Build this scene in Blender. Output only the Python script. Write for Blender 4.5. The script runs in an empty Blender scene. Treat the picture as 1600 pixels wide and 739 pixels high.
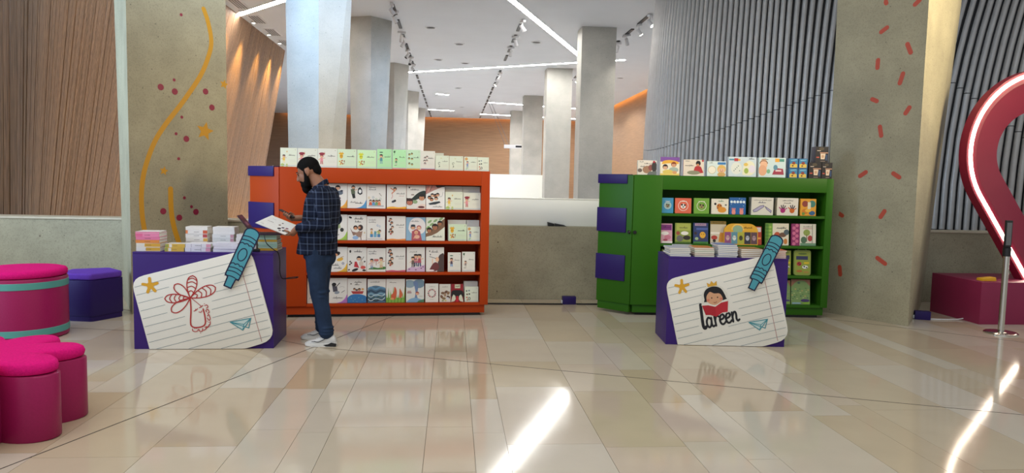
import bpy, bmesh, math, random
from mathutils import Vector, Matrix
random.seed(7)
S = bpy.context.scene
C = S.collection
PI = math.pi
def R(d): return math.radians(d)

# ------------------------------------------------------------------ camera
# world: X across the hall, Y along the paving strips into the hall, Z up (metres)
YAW = R(4.84)
cd = bpy.data.cameras.new('camera'); cd.sensor_width = 36.0; cd.lens = 1110 / 1600 * 36.0
cd.clip_start = 0.05; cd.clip_end = 300
cam = bpy.data.objects.new('camera', cd); C.objects.link(cam)
cam.matrix_world = (Matrix.Translation((0, 0, 1.55)) @ Matrix.Rotation(-YAW, 4, 'Z')
                    @ Matrix.Rotation(R(90 - 4.45), 4, 'X') @ Matrix.Rotation(R(1.2), 4, 'Z'))
S.camera = cam
# ------------------------------------------------------------------ world, lights, exposure
S.view_settings.view_transform = 'Standard'
S.view_settings.look = 'None'
S.view_settings.gamma = 1.0
S.view_settings.use_curve_mapping = False
S.view_settings.exposure = 0.0
w = bpy.data.worlds.new('daylit_hall'); S.world = w; w.use_nodes = True
bg = w.node_tree.nodes['Background']; bg.inputs[0].default_value = (0.97, 0.98, 1.0, 1); bg.inputs[1].default_value = 0.42
def area(name, loc, target, sx, sy, power, color, spread=180):
    l = bpy.data.lights.new(name, 'AREA'); l.shape = 'RECTANGLE'; l.size = sx; l.size_y = sy
    l.energy = power; l.color = color; l.spread = R(spread)
    o = bpy.data.objects.new(name, l); C.objects.link(o); o.location = loc
    o.rotation_euler = (Vector(target) - Vector(loc)).to_track_quat('-Z', 'Y').to_euler()
    return o
# soft daylight through the glazed front of the hall (behind and left of the camera)
sl = bpy.data.lights.new('facade_daylight', 'SUN'); sl.energy = 0.35; sl.angle = R(50); sl.color = (0.66, 0.82, 1.0)
so = bpy.data.objects.new('facade_daylight', sl); C.objects.link(so); so.location = (-8, -8, 6)
so.rotation_euler = Vector((.5, .85, -.24)).to_track_quat('-Z', 'Y').to_euler()
area('added_warm_fill', (9.5, 3.0, 4.6), (1.0, 10.5, 3.9), 3, 2, 130, (1.0, 0.82, 0.54), 50)  # unseen warm fill, added to brighten the right-facing column sides
area('added_column_fill', (-3.5, -6.5, 7.3), (-5.0, 22, 4.6), 9, 2.2, 360, (0.36, 0.62, 1.0), 20)  # unseen narrow cool beam, added to turn the hall columns bluish
area('added_side_fill', (-9.5, 4.3, 3.6), (-3.8, 8.6, 2.6), 4, 3, 95, (0.50, 0.72, 1.0), 48)  # unseen cool fill, added to lighten the first column's left face
area('entrance_lamps', (-1.8, 3.4, 6.6), (-1.6, 4.4, 0.0), 9, 6, 290, (1.0, 0.955, 0.89))

# ------------------------------------------------------------------ helpers
def lin(c):
    if isinstance(c, str): c = tuple(int(c[i:i + 2], 16) / 255 for i in (0, 2, 4))
    return tuple(x / 12.92 if x <= 0.04045 else ((x + 0.055) / 1.055) ** 2.4 for x in c)
M = {}
def mat(name, c, rough=0.5, metal=0.0, var=0.06, vs=12.0, bump=0.0, bs=60.0, spec=0.5, stretch=None, rnd=0.0, emit=None):
    """procedural principled material: base colour varied by noise, optional bump, optional per-object tint"""
    m = bpy.data.materials.new(name); m.use_nodes = True; M[name] = m
    nt = m.node_tree; N = nt.nodes; L = nt.links; p = N['Principled BSDF']
    b = lin(c)
    p.inputs['Roughness'].default_value = rough; p.inputs['Metallic'].default_value = metal
    p.inputs['Specular IOR Level'].default_value = spec
    tc = N.new('ShaderNodeTexCoord'); mp = N.new('ShaderNodeMapping'); L.new(tc.outputs['Object'], mp.inputs[0])
    if stretch: mp.inputs['Scale'].default_value = stretch
    nz = N.new('ShaderNodeTexNoise'); nz.inputs['Scale'].default_value = vs; nz.inputs['Detail'].default_value = 5
    L.new(mp.outputs[0], nz.inputs['Vector'])
    rp = N.new('ShaderNodeValToRGB'); rp.color_ramp.elements[0].position = 0.3; rp.color_ramp.elements[1].position = 0.7
    rp.color_ramp.elements[0].color = tuple(x * (1 - var) for x in b) + (1,)
    rp.color_ramp.elements[1].color = tuple(min(1, x * (1 + var)) for x in b) + (1,)
    L.new(nz.outputs['Fac'], rp.inputs[0]); out = rp.outputs[0]
    if rnd:
        oi = N.new('ShaderNodeObjectInfo'); hs = N.new('ShaderNodeHueSaturation')
        mr = N.new('ShaderNodeMapRange'); mr.inputs[3].default_value = 1 - rnd; mr.inputs[4].default_value = 1 + rnd
        L.new(oi.outputs['Random'], mr.inputs[0]); L.new(mr.outputs[0], hs.inputs['Value']); L.new(out, hs.inputs['Color']); out = hs.outputs[0]
    L.new(out, p.inputs['Base Color'])
    if bump:
        n2 = N.new('ShaderNodeTexNoise'); n2.inputs['Scale'].default_value = bs; n2.inputs['Detail'].default_value = 4
        L.new(mp.outputs[0], n2.inputs['Vector'])
        bp = N.new('ShaderNodeBump'); bp.inputs['Strength'].default_value = bump; bp.inputs['Distance'].default_value = 0.01
        L.new(n2.outputs['Fac'], bp.inputs['Height']); L.new(bp.outputs[0], p.inputs['Normal'])
    if emit:
        p.inputs['Emission Color'].default_value = lin(emit[0]) + (1,); p.inputs['Emission Strength'].default_value = emit[1]
    return m
class MB:
    """collects shapes, then links them as ONE mesh object"""
    def __init__(s): s.v = []; s.f = []; s.m = []
    def add(s, vs, fs, mi=0):
        o = len(s.v); s.v += [tuple(x) for x in vs]; s.f += [tuple(o + i for i in f) for f in fs]; s.m += [mi] * len(fs); return s
    def hexa(s, b, t, mi=0):   # 4 bottom + 4 top points, ccw
        return s.add(list(b) + list(t), [(3, 2, 1, 0), (4, 5, 6, 7), (0, 1, 5, 4), (1, 2, 6, 5), (2, 3, 7, 6), (3, 0, 4, 7)], mi)
    def box(s, x0, x1, y0, y1, z0, z1, mi=0):
        return s.hexa([(x0, y0, z0), (x1, y0, z0), (x1, y1, z0), (x0, y1, z0)], [(x0, y0, z1), (x1, y0, z1), (x1, y1, z1), (x0, y1, z1)], mi)
    def prism(s, poly, a0, a1, plane='xy', mi=0):
        n = len(poly)
        if plane == 'xy': f = lambda p, a: (p[0], p[1], a)
        elif plane == 'xz': f = lambda p, a: (p[0], a, p[1])
        else: f = lambda p, a: (a, p[0], p[1])
        vs = [f(p, a0) for p in poly] + [f(p, a1) for p in poly]
        return s.add(vs, [tuple(range(n - 1, -1, -1)), tuple(range(n, 2 * n))] + [(i, (i + 1) % n, n + (i + 1) % n, n + i) for i in range(n)], mi)
    def loft(s, rings, mi=0, caps=True, closed=True):
        n = len(rings[0]); vs = [p for r in rings for p in r]; fs = []
        for k in range(len(rings) - 1):
            for i in range(n if closed else n - 1):
                fs.append((k * n + i, k * n + (i + 1) % n, (k + 1) * n + (i + 1) % n, (k + 1) * n + i))
        if caps: fs += [tuple(range(n - 1, -1, -1)), tuple((len(rings) - 1) * n + i for i in range(n))]
        return s.add(vs, fs, mi)
    def tube(s, path, r, n=8, mi=0, caps=True):
        path = [Vector(p) for p in path]; rs = r if isinstance(r, (list, tuple)) else [r] * len(path)
        rings = []; a = None
        for i, p in enumerate(path):
            t = (path[min(i + 1, len(path) - 1)] - path[max(i - 1, 0)]).normalized()
            if a is None: a = t.cross(Vector((0, 0, 1)) if abs(t.z) < .9 else Vector((0, 1, 0)))
            else: a = a - t * a.dot(t)
            a.normalize(); b = t.cross(a)
            rings.append([p + (a * math.cos(2 * PI * k / n) + b * math.sin(2 * PI * k / n)) * rs[i] for k in range(n)])
        return s.loft(rings, mi, caps)
    def lathe(s, prof, n=32, c=(0, 0), mi=0):
        return s.loft([[(c[0] + r * math.cos(2 * PI * k / n), c[1] + r * math.sin(2 * PI * k / n), z) for k in range(n)] for r, z in prof], mi)
    def ball(s, c, rad, n=14, m=9, rot=None, mi=0):
        c = Vector(c); rings = []
        for j in range(1, m):
            ph = PI * j / m
            ring = []
            for k in range(n):
                th = 2 * PI * k / n
                q = Vector((rad[0] * math.sin(ph) * math.cos(th), rad[1] * math.sin(ph) * math.sin(th), -rad[2] * math.cos(ph)))
                ring.append(c + (rot @ q if rot else q))
            rings.append(ring)
        return s.loft(rings, mi)
    def build(s, name, mats, parent=None, loc=None, rz=None, bev=0, seg=2, smooth=False, ang=40):
        me = bpy.data.meshes.new(name); me.from_pydata(s.v, [], s.f)
        for mm in (mats if isinstance(mats, (list, tuple)) else [mats]): me.materials.append(M[mm])
        me.polygons.foreach_set('material_index', s.m)
        bm = bmesh.new(); bm.from_mesh(me)
        bmesh.ops.recalc_face_normals(bm, faces=bm.faces)
        if bev:
            es = [e for e in bm.edges if len(e.link_faces) == 2 and e.calc_face_angle(0) > 0.5]
            bmesh.ops.bevel(bm, geom=es, offset=bev, segments=seg, affect='EDGES', profile=0.6)
        bm.to_mesh(me); bm.free()
        if smooth or bev:
            me.polygons.foreach_set('use_smooth', [True] * len(me.polygons)); me.set_sharp_from_angle(angle=R(ang))
        o = bpy.data.objects.new(name, me); C.objects.link(o); o.parent = parent
        if loc: o.location = loc
        if rz: o.rotation_euler = (0, 0, rz)
        return o
def tag(o, label, cat, group=None):
    o['label'] = label; o['category'] = cat
    if group: o['group'] = group
    return o
def struct(o): o['kind'] = 'structure'; return o
def stuff(o): o['kind'] = 'stuff'; return o
def thing(name, label, cat, loc=(0, 0, 0), rz=0, group=None, rx=0):
    o = bpy.data.objects.new(name, None); C.objects.link(o); o.empty_display_size = 0.1
    o.location = loc; o.rotation_euler = (rx, 0, rz)
    return tag(o, label, cat, group)
def link_mesh(name, me, parent=None, loc=(0, 0, 0), rot=(0, 0, 0)):
    o = bpy.data.objects.new(name, me); C.objects.link(o); o.parent = parent; o.location = loc; o.rotation_euler = rot
    return o

def smooth3(pts, n=6):
    P = [Vector(p) for p in [pts[0]] + list(pts) + [pts[-1]]]; out = []
    for i in range(1, len(P) - 2):
        for k in range(n):
            t = k / n; a, b, c, d = P[i - 1], P[i], P[i + 1], P[i + 2]
            out.append(.5 * (2 * b + (c - a) * t + (2 * a - 5 * b + 4 * c - d) * t * t + (3 * b - a - 3 * c + d) * t ** 3))
    return out + [P[-1]]

# ---- flat print: coloured shapes in one thin mesh (lettering, cover pictures, painted motifs)
pm = bpy.data.materials.new('print_ink'); pm.use_nodes = True; M['print'] = pm
_p = pm.node_tree.nodes['Principled BSDF']; _a = pm.node_tree.nodes.new('ShaderNodeVertexColor'); _a.layer_name = 'Col'
_n = pm.node_tree.nodes.new('ShaderNodeTexNoise'); _n.inputs['Scale'].default_value = 90
_h = pm.node_tree.nodes.new('ShaderNodeHueSaturation'); _r = pm.node_tree.nodes.new('ShaderNodeMapRange')
_r.inputs[3].default_value = 0.95; _r.inputs[4].default_value = 1.05
pm.node_tree.links.new(_n.outputs['Fac'], _r.inputs[0]); pm.node_tree.links.new(_r.outputs[0], _h.inputs['Value'])
pm.node_tree.links.new(_a.outputs[0], _h.inputs['Color']); pm.node_tree.links.new(_h.outputs[0], _p.inputs['Base Color'])
_p.inputs['Roughness'].default_value = 0.42
class Art:
    """shapes on a w x h sheet, normalised coordinates, later shapes lie on earlier ones"""
    def __init__(s, w=1.0, h=1.0, clamp=True, unit=False): s.w = w; s.h = h; s.clamp = clamp; s.unit = unit; s.L = []; s.flip = False
    def pt(s, x, y):
        if s.flip: x = 1 - x
        if s.clamp: x = min(1, max(0, x)); y = min(1, max(0, y))
        return (x * s.w, y * s.h)
    def poly(s, pts, c): s.L.append(([[s.pt(*p) for p in pts]], lin(c))); return s
    def rect(s, x0, y0, x1, y1, c): return s.poly([(x0, y0), (x1, y0), (x1, y1), (x0, y1)], c)
    def ell(s, cx, cy, rx, ry, c, rot=0, n=14, a0=0, a1=360):
        k = s.w / s.h; ca, sa = math.cos(R(rot)), math.sin(R(rot)); pts = []
        full = a1 - a0 >= 360
        for i in range(n if full else n + 1):
            t = R(a0 + (a1 - a0) * i / n); x = rx * math.cos(t); y = ry * math.sin(t)
            pts.append((cx + x * ca - y * sa, cy + (x * sa + y * ca) * k))
        return s.poly(pts, c)
    def stroke(s, pts, wd, c, closed=False):
        """one mitred ribbon with round ends"""
        Q = [Vector(s.pt(*p)) for p in pts]; wd = wd * s.w / 2; P = []
        for q in Q:
            if not P or (q - P[-1]).length > 1e-5: P.append(q)
        if len(P) < 2: return s
        if closed and (P[0] - P[-1]).length < 1e-5: P.pop()
        n = len(P); L_, R_ = [], []
        for i in range(n):
            a = P[(i - 1) % n] if closed or i else None; b = P[(i + 1) % n] if closed or i < n - 1 else None
            d0 = (P[i] - a).normalized() if a is not None else None; d1 = (b - P[i]).normalized() if b is not None else None
            d0 = d0 or d1; d1 = d1 or d0
            n0 = Vector((-d0.y, d0.x)); n1 = Vector((-d1.y, d1.x)); m = n0 + n1
            m = n1 if m.length < .3 else m.normalized(); k = wd / max(.55, m.dot(n1))
            L_.append(P[i] + m * k); R_.append(P[i] - m * k)
        fs = [[tuple(R_[i]), tuple(R_[(i + 1) % n]), tuple(L_[(i + 1) % n]), tuple(L_[i])] for i in range(n if closed else n - 1)]
        if not closed:
            cn = 3 if wd < .01 else 7
            for p, d in ((P[0], P[0] - P[1]), (P[-1], P[-1] - P[-2])):
                d = d.normalized(); q = Vector((-d.y, d.x))
                fs.append([tuple(p + (q * math.cos(PI * k / cn) + d * math.sin(PI * k / cn)) * wd) for k in range(cn + 1)])
        s.L.append((fs, lin(c))); return s
    def arc(s, cx, cy, rx, ry, wd, c, a0=0, a1=360, rot=0, n=20):
        k = s.w / s.h; ca, sa = math.cos(R(rot)), math.sin(R(rot)); pts = []
        for i in range(n + 1):
            t = R(a0 + (a1 - a0) * i / n); x = rx * math.cos(t); y = ry * math.sin(t)
            pts.append((cx + x * ca - y * sa, cy + (x * sa + y * ca) * k))
        return s.stroke(pts, wd, c)
    def script(s, cx, cy, wd, ht, c, sd=1, lines=1):
        """joined-up hand lettering: a wavy line with tall strokes and dots"""
        rr = random.Random(sd)
        for ln in range(lines):
            y = cy - ln * ht * 1.5; x = cx - wd / 2; pts = []
            n = max(4, int(wd / ht * 2.2))
            for i in range(n + 1):
                pts.append((x + wd * i / n, y + ht * (0.35 * (i % 2) - 0.1) * rr.uniform(.5, 1.3)))
            s.stroke(pts, ht * .28, c)
            for i in range(max(2, n // 3)):
                q = x + wd * rr.random()
                if rr.random() < .5: s.stroke([(q, y), (q + .1 * ht, y + ht * .95)], ht * .24, c)
                else: s.ell(q, y + ht * rr.choice([-.5, .7]), ht * .16, ht * .16, c, n=6)
        return s
    def build(s, name, parent, x0=0, z0=0, y=-0.0006, mtx=None, step=0.00007):
        vs = []; fs = []; cs = []
        for li, (polys, c) in enumerate(s.L):
            for pl in polys:
                o = len(vs); vs += [(x0 + a, y - step * li, z0 + b) for a, b in pl]
                fs.append(tuple(range(o, o + len(pl)))); cs += list(c + (1.0,)) * len(pl)
        me = bpy.data.meshes.new(name); me.from_pydata(vs, [], fs); me.materials.append(pm)
        ca = me.color_attributes.new('Col', 'FLOAT_COLOR', 'CORNER'); ca.data.foreach_set('color', cs)
        o = bpy.data.objects.new(name, me); C.objects.link(o); o.parent = parent
        if mtx is not None: o.matrix_local = mtx
        return o
def colored(mb, name, parent, cols, bev=0):
    """a mesh whose material slots are plain colours, printed card"""
    return mb.build(name, [card(c) for c in cols], parent, bev=bev)
_cards = {}
def card(c, rough=0.42):
    k = (c, rough)
    if k not in _cards:
        nm = 'card_%d' % len(_cards); mat(nm, c, rough, var=0.04, vs=30); _cards[k] = nm
    return _cards[k]

# ------------------------------------------------------------------ materials
mat('concrete', 'aca68c', 0.7, var=0.10, vs=2.5, bump=0.12, bs=40)
mat('concrete_column', 'a69f84', 0.62, var=0.10, vs=3.0, bump=0.10, bs=30, stretch=(1, 1, .8))
mat('concrete_far', 'b8b6ae', 0.7, var=0.08, vs=2.0, bump=0.08, bs=20)
mat('plaster', 'd5d7da', 0.85, var=0.02, vs=1.0)
mat('white_panel', 'eceee6', 0.22, var=0.02, vs=1.5)
mat('ledge', 'c9bfa8', 0.6, var=0.06)
mat('grout', '6e6250', 0.6)
mat('joint_dark', '2c2622', 0.6)
mat('plank', '8d6d53', 0.55, var=0.42, vs=5, stretch=(14, 14, .35), rnd=0.13, bump=.05, bs=30)
mat('wall_wood', '957456', 0.6, var=0.16, vs=3, stretch=(.4, .4, 10), bump=.05, bs=12)
mat('tube_metal', 'bab8b5', 0.45, metal=0.3, var=0.06, vs=6, rnd=0.05)
mat('dark', '141416', 0.5)
mat('led', 'ffffff', 0.5, emit=('fffdf8', 52.0))
mat('hall_floor', 'cfd1d4', 0.4, var=.04, vs=2)
mat('led_warm', 'ffffff', 0.5, emit=('fff0d8', 18.0))
mat('lamp_lit', 'ffffff', 0.5, emit=('fff6e6', 20.0))
mat('white_metal', 'd8d8da', 0.4, var=.03)
mat('grey_metal', '77787a', 0.45, metal=.4)
mat('black_metal', '1a1a1c', 0.4)
mat('chrome', 'c8c4ba', 0.16, metal=1.0, var=.02)
mat('orange', 'ac3c0c', 0.45, var=0.03, vs=4, spec=.2)
mat('orange_in', 'ac3c0c', 0.5, var=0.03, vs=4, spec=.2)
mat('green', '2f6212', 0.45, var=0.03, vs=4, spec=.2)
mat('purple', '3b2270', 0.42, var=0.03, vs=4, spec=.25)
mat('violet_blue', '2b1c5c', 0.42, var=0.03, vs=4, spec=.25)
mat('paper_board', 'efece0', 0.5, var=0.01)
mat('crayon_teal', '4fa6b4', 0.45, var=.02)
mat('navy_line', '0f1430', 0.5, var=.02)
mat('pink_body', 'a01c58', 0.4, var=0.05, vs=80, spec=.3)
mat('pink_felt', 'e41c80', 0.95, var=0.10, vs=90, bump=.4, bs=220, spec=.1)
mat('purple_felt', '6a45b4', 0.95, var=0.10, vs=90, bump=.4, bs=220, spec=.1)
mat('teal_band', '5aa9a0', 0.45, var=.03)
mat('crimson', '951b3a', 0.45, var=.04, vs=5)
mat('crimson_plinth', '8a2048', 0.5, var=.04, vs=5)
mat('yellow', 'e8b021', 0.5, var=.03)
mat('pages', 'e9e5d8', 0.75, var=.08, vs=8, stretch=(1, 1, 60))
mat('cable_black', '151515', 0.45)
mat('cable_white', 'e6e6e6', 0.45)
mat('skin', '9b6b50', 0.5, var=.05, vs=25)
mat('hair', '0c0a0a', 0.7, var=.3, vs=120, bump=.5, bs=200, spec=.12)
mat('denim', '26364f', 0.85, var=.22, vs=9, bump=.3, bs=160, spec=.2)
mat('shoe_white', 'd9d9d6', 0.5, var=.05, vs=20)
mat('shoe_sole', 'e6e5e0', 0.5, var=.03)
mat('laptop_shell', '3a2038', 0.35, var=.04)
# cast concrete: cloudy stains, faint board bands and small dark blowholes on top of the base noise
def weather(name, amount=.8):
    m = M[name]; nt = m.node_tree; N = nt.nodes; L = nt.links; p = N['Principled BSDF']
    src = p.inputs['Base Color'].links[0].from_socket; tc = N.new('ShaderNodeTexCoord')
    def noise(scale, lo, hi, dk, sock, stretch=(1, 1, 1)):
        mp = N.new('ShaderNodeMapping'); mp.inputs['Scale'].default_value = stretch; L.new(tc.outputs['Object'], mp.inputs[0])
        n = N.new('ShaderNodeTexNoise'); n.inputs['Scale'].default_value = scale; n.inputs['Detail'].default_value = 6; L.new(mp.outputs[0], n.inputs['Vector'])
        r = N.new('ShaderNodeMapRange'); r.inputs[1].default_value = lo; r.inputs[2].default_value = hi; r.inputs[3].default_value = 1; r.inputs[4].default_value = dk
        L.new(n.outputs['Fac'], r.inputs[0]); h = N.new('ShaderNodeHueSaturation'); L.new(r.outputs[0], h.inputs['Value']); L.new(sock, h.inputs['Color']); return h.outputs[0]
    o = noise(.9, .42, .7, 1 - .26 * amount, src); o = noise(7, .5, .75, 1 - .10 * amount, o, (1, 1, 2.2)); o = noise(70, .5, .7, 1 - .28 * amount, o)
    v = N.new('ShaderNodeTexVoronoi'); v.inputs['Scale'].default_value = 9; L.new(tc.outputs['Object'], v.inputs['Vector'])
    r = N.new('ShaderNodeMapRange'); r.inputs[1].default_value = .05; r.inputs[2].default_value = .085; r.inputs[3].default_value = .55; r.inputs[4].default_value = 1
    L.new(v.outputs['Distance'], r.inputs[0]); h = N.new('ShaderNodeHueSaturation'); L.new(r.outputs[0], h.inputs['Value']); L.new(o, h.inputs['Color']); L.new(h.outputs[0], p.inputs['Base Color'])
for _n in ('concrete', 'concrete_column'): weather(_n)
weather('concrete_far', .5)
# stone paving: every tile its own tint
def tile_material():
    m = mat('stone_tile', 'c4b59c', 0.17, var=0.05, vs=3.0)
    nt = m.node_tree; N = nt.nodes; L = nt.links; p = N['Principled BSDF']
    oi = N.new('ShaderNodeObjectInfo'); cr = N.new('ShaderNodeValToRGB'); e = cr.color_ramp.elements
    e[0].color = lin('cabda4') + (1,); e[1].color = lin('ccc0af') + (1,)
    for pos, c in ((.18, 'c6b69b'), (.36, 'cfc5b3'), (.52, 'cbbba6'), (.68, 'bfae92'), (.84, 'cfc6b5')):
        q = e.new(pos); q.color = lin(c) + (1,)
    L.new(oi.outputs['Random'], cr.inputs[0])
    nz = [n for n in N if n.type == 'TEX_NOISE'][0]
    mr = N.new('ShaderNodeMapRange'); mr.inputs[3].default_value = .93; mr.inputs[4].default_value = 1.07
    hs = N.new('ShaderNodeHueSaturation'); L.new(nz.outputs['Fac'], mr.inputs[0]); L.new(mr.outputs[0], hs.inputs['Value'])
    L.new(cr.outputs[0], hs.inputs['Color']); L.new(hs.outputs[0], p.inputs['Base Color'])
    n2 = N.new('ShaderNodeTexNoise'); n2.inputs['Scale'].default_value = 7; r2 = N.new('ShaderNodeMapRange')
    r2.inputs[3].default_value = .06; r2.inputs[4].default_value = .12
    L.new(n2.outputs['Fac'], r2.inputs[0]); L.new(r2.outputs[0], p.inputs['Roughness'])
tile_material()
def plaid_material():
    m = mat('plaid', '1b2337', 0.9, var=.15, vs=40, spec=.15, bump=.2, bs=200)
    nt = m.node_tree; N = nt.nodes; L = nt.links; p = N['Principled BSDF']
    src = p.inputs['Base Color'].links[0].from_socket
    tc = N.new('ShaderNodeTexCoord'); sp = N.new('ShaderNodeSeparateXYZ'); L.new(tc.outputs['Object'], sp.inputs[0])
    def math_(op, a, b=None):
        n = N.new('ShaderNodeMath'); n.operation = op
        for i, q in enumerate((a, b)):
            if q is None: continue
            if isinstance(q, (int, float)): n.inputs[i].default_value = q
            else: L.new(q, n.inputs[i])
        return n.outputs[0]
    def band(v, sc, wd): return math_('LESS_THAN', math_('FRACT', math_('MULTIPLY', v, sc)), wd)
    diag = math_('ADD', sp.outputs[0], math_('MULTIPLY', sp.outputs[1], .55))
    h1 = band(sp.outputs[2], 17.0, .16); v1 = band(diag, 17.0, .16)
    h2 = band(math_('ADD', sp.outputs[2], .02), 8.5, .42); v2 = band(math_('ADD', diag, .02), 8.5, .42)
    dark = math_('MULTIPLY', math_('ADD', h2, v2), .35)
    mx = N.new('ShaderNodeMixRGB'); mx.inputs[2].default_value = lin('0c0f18') + (1,); L.new(dark, mx.inputs[0]); L.new(src, mx.inputs[1])
    m2 = N.new('ShaderNodeMixRGB'); m2.inputs[2].default_value = lin('65738f') + (1,)
    L.new(math_('MULTIPLY', math_('ADD', h1, v1), .30), m2.inputs[0]); L.new(mx.outputs[0], m2.inputs[1]); L.new(m2.outputs[0], p.inputs['Base Color'])
plaid_material()
# ================================================================== THE SETTING
# ---- floor: base slab + paving tiles laid in strips that run into the hall
fl = struct(MB().box(-7.5, 12, -3, 9.3, -0.3, -0.006).build('floor', 'grout'))
struct(MB().box(-16, 16, 9.3, 53, -0.3, 0.0).build('floor_hall', 'hall_floor'))
US = [-5.4, -4.88, -4.3, -4.1, -3.8, -3.33, -2.75, -2.55, -2.26, -1.679, -1.213, -.912, -.72, -.14, .146, .34, .915, 1.407, 1.689, 1.884, 2.46, 2.75, 2.95,
      3.53, 4.0, 4.3, 4.5, 5.08, 5.56, 5.85, 6.05, 6.63, 7.1, 7.4, 7.6, 8.2, 9.0]
rt = random.Random(11)
tiles = []
for a, b in zip(US, US[1:]):
    fixed = {-.72: [4.39, 5.47, 6.5], -.14: [4.38, 5.47], .146: [4.27, 4.95, 5.6], .34: [4.07, 5.25, 6.0], -.912: [4.3, 4.9, 5.47]}.get(a, [])
    ys = [2.2 + rt.uniform(-.4, .4)]
    while ys[-1] < 9.2:
        nx = [q for q in fixed if q > ys[-1] + .25]
        ys.append(nx[0] if nx and nx[0] - ys[-1] < 1.7 else ys[-1] + (rt.uniform(.75, 1.25) if b - a > .25 else rt.uniform(.6, 1.3)))
    ys[-1] = 9.24
    if ys[-1] - ys[-2] < .2: ys.pop(-2)
    for p, q in zip(ys, ys[1:]): tiles.append((a, b, p, q))
def tile_mb(t, mb, g=0.0013): mb.box(t[0] + g, t[1] - g, t[2] + g, t[3] - g, -0.02, 0.0)
tiles.sort(key=lambda t: -((t[1] - t[0]) * (t[3] - t[2])) / max(2.5, t[2]) ** 3 * (1 if abs(t[0] - t[2] * -.08) < t[2] * .8 else .05))
for t in tiles[:298]:
    mb = MB(); tile_mb(t, mb); mb.build('floor_tile', 'stone_tile', fl)
if len(tiles) > 298:
    mb = MB()
    for t in tiles[298:]: tile_mb(t, mb)
    stuff(mb.build('floor_tile_remainder', 'stone_tile', fl))
mb = MB(); mb.box(-7.5, 12, -3, 1.8, -0.02, 0.0); mb.box(-7.5, -5.4, 1.8, 9.24, -.02, 0); mb.box(9, 12, 1.8, 9.24, -.02, 0)
stuff(mb.build('floor_paving', 'stone_tile', fl))
def strip(n, a, b, w=.007, z=.0012):
    a = Vector(a); b = Vector(b); d = (b - a).normalized(); q = Vector((-d.y, d.x)) * w / 2
    mb = MB(); P = [a - q, b - q, b + q, a + q]
    mb.hexa([(p.x, p.y, -.004) for p in P], [(p.x, p.y, z) for p in P]); return struct(mb.build(n, 'joint_dark'))
strip('trim_1', (-3.2, 1.6), (-.6, 8.15))
strip('trim_2', (-1.19, 6.51), (8.5, 2.8), .006)
strip('trim_3', (4.45, 8.0), (7.6, 5.35), .006)
strip('trim_4', (-5.2, 7.62), (-2.9, 7.15), .005)
strip('trim_5', (-4.6, 9.0), (-1.2, 6.5), .004)

# ---- parapet wall with ledge and white balustrade panel
pw = struct(MB().box(-7.4, 11.5, 9.25, 9.6, -.2, .965).build('wall_parapet', 'concrete'))
MB().box(-7.4, -1.2, 9.235, 9.62, .965, .99).build('ledge', 'ledge', pw, bev=.004)
MB().box(4.0, 11.5, 9.235, 9.62, .965, .985).build('ledge', 'ledge', pw, bev=.004)
for i in range(9):       # formwork tie holes cast into the concrete
    x = -5.6 + i * 1.9
    for z in (.1, .75):
        mb = MB(); mb.loft([[(x + .5 + r * math.cos(k * PI / 5), y, z + r * math.sin(k * PI / 5)) for k in range(10)] for r, y in ((.012, 9.252), (.009, 9.248))]); mb.build('tie_hole', 'grout', pw)
bal = thing('balustrade', 'glossy white balustrade panel standing on the concrete wall between the two bookcases', 'balustrade', (1.0, 9.43, .965))
for x0, x1 in ((-2.6, -1.0), (-.99, 2.3)):
    MB().box(x0, x1, -.012, .012, 0, .355).build('panel', 'white_panel', bal, bev=.003)
MB().box(-2.6, 2.3, -.02, .02, .355, .37).build('top_rail', 'white_panel', bal, bev=.004)
gi = thing('ledge_plate', 'small dark split wedge-shaped plate lying on the ledge below the white panel', 'lamp', (1.36, 9.36, .965))  # unidentified dark shape, built as a split plate that gives no light
MB().prism([(-.09, 0), (-.012, 0), (-.012, .035), (-.10, .055)], -.04, .04, 'xz').build('plate_left', 'black_metal', gi, bev=.003)
MB().prism([(.0, 0), (.16, 0), (.12, .018), (.0, .038)], -.04, .04, 'xz').build('plate_right', 'black_metal', gi, bev=.003)

# ---- far hall: ceiling, back wall, right wall, low white wall
ce = struct(MB().prism([(-14, 9), (13, 9), (13, 25.8), (8.93, 25.8), (9.28, 51.7), (-14, 51.7)], 6.0, 6.12, 'xy').build('ceiling', 'plaster'))
struct(MB().box(-14, 14, 9.0, 53, 6.25, 6.35).build('ceiling_light_block', 'plaster'))  # unseen cap, added so no world light leaks in above the coves
struct(MB().box(-14, 14, 52, 52.4, 0, 6.25).build('wall_back', 'wall_wood'))
struct(MB().hexa([(9.25, 26, 0), (9.6, 26, 0), (10.0, 52, 0), (9.6, 52, 0)], [(9.25, 26, 6.3), (9.6, 26, 6.3), (10.0, 52, 6.3), (9.6, 52, 6.3)]).build('wall_right', 'wall_wood'))
lw = struct(MB().box(-1.6, 4.2, 32, 32.15, 0, 1.85).build('wall_low', 'white_panel'))
struct(MB().box(-13.5, -13.2, 26, 52, 0, 6).build('wall_far_left', 'wall_wood'))

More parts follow.
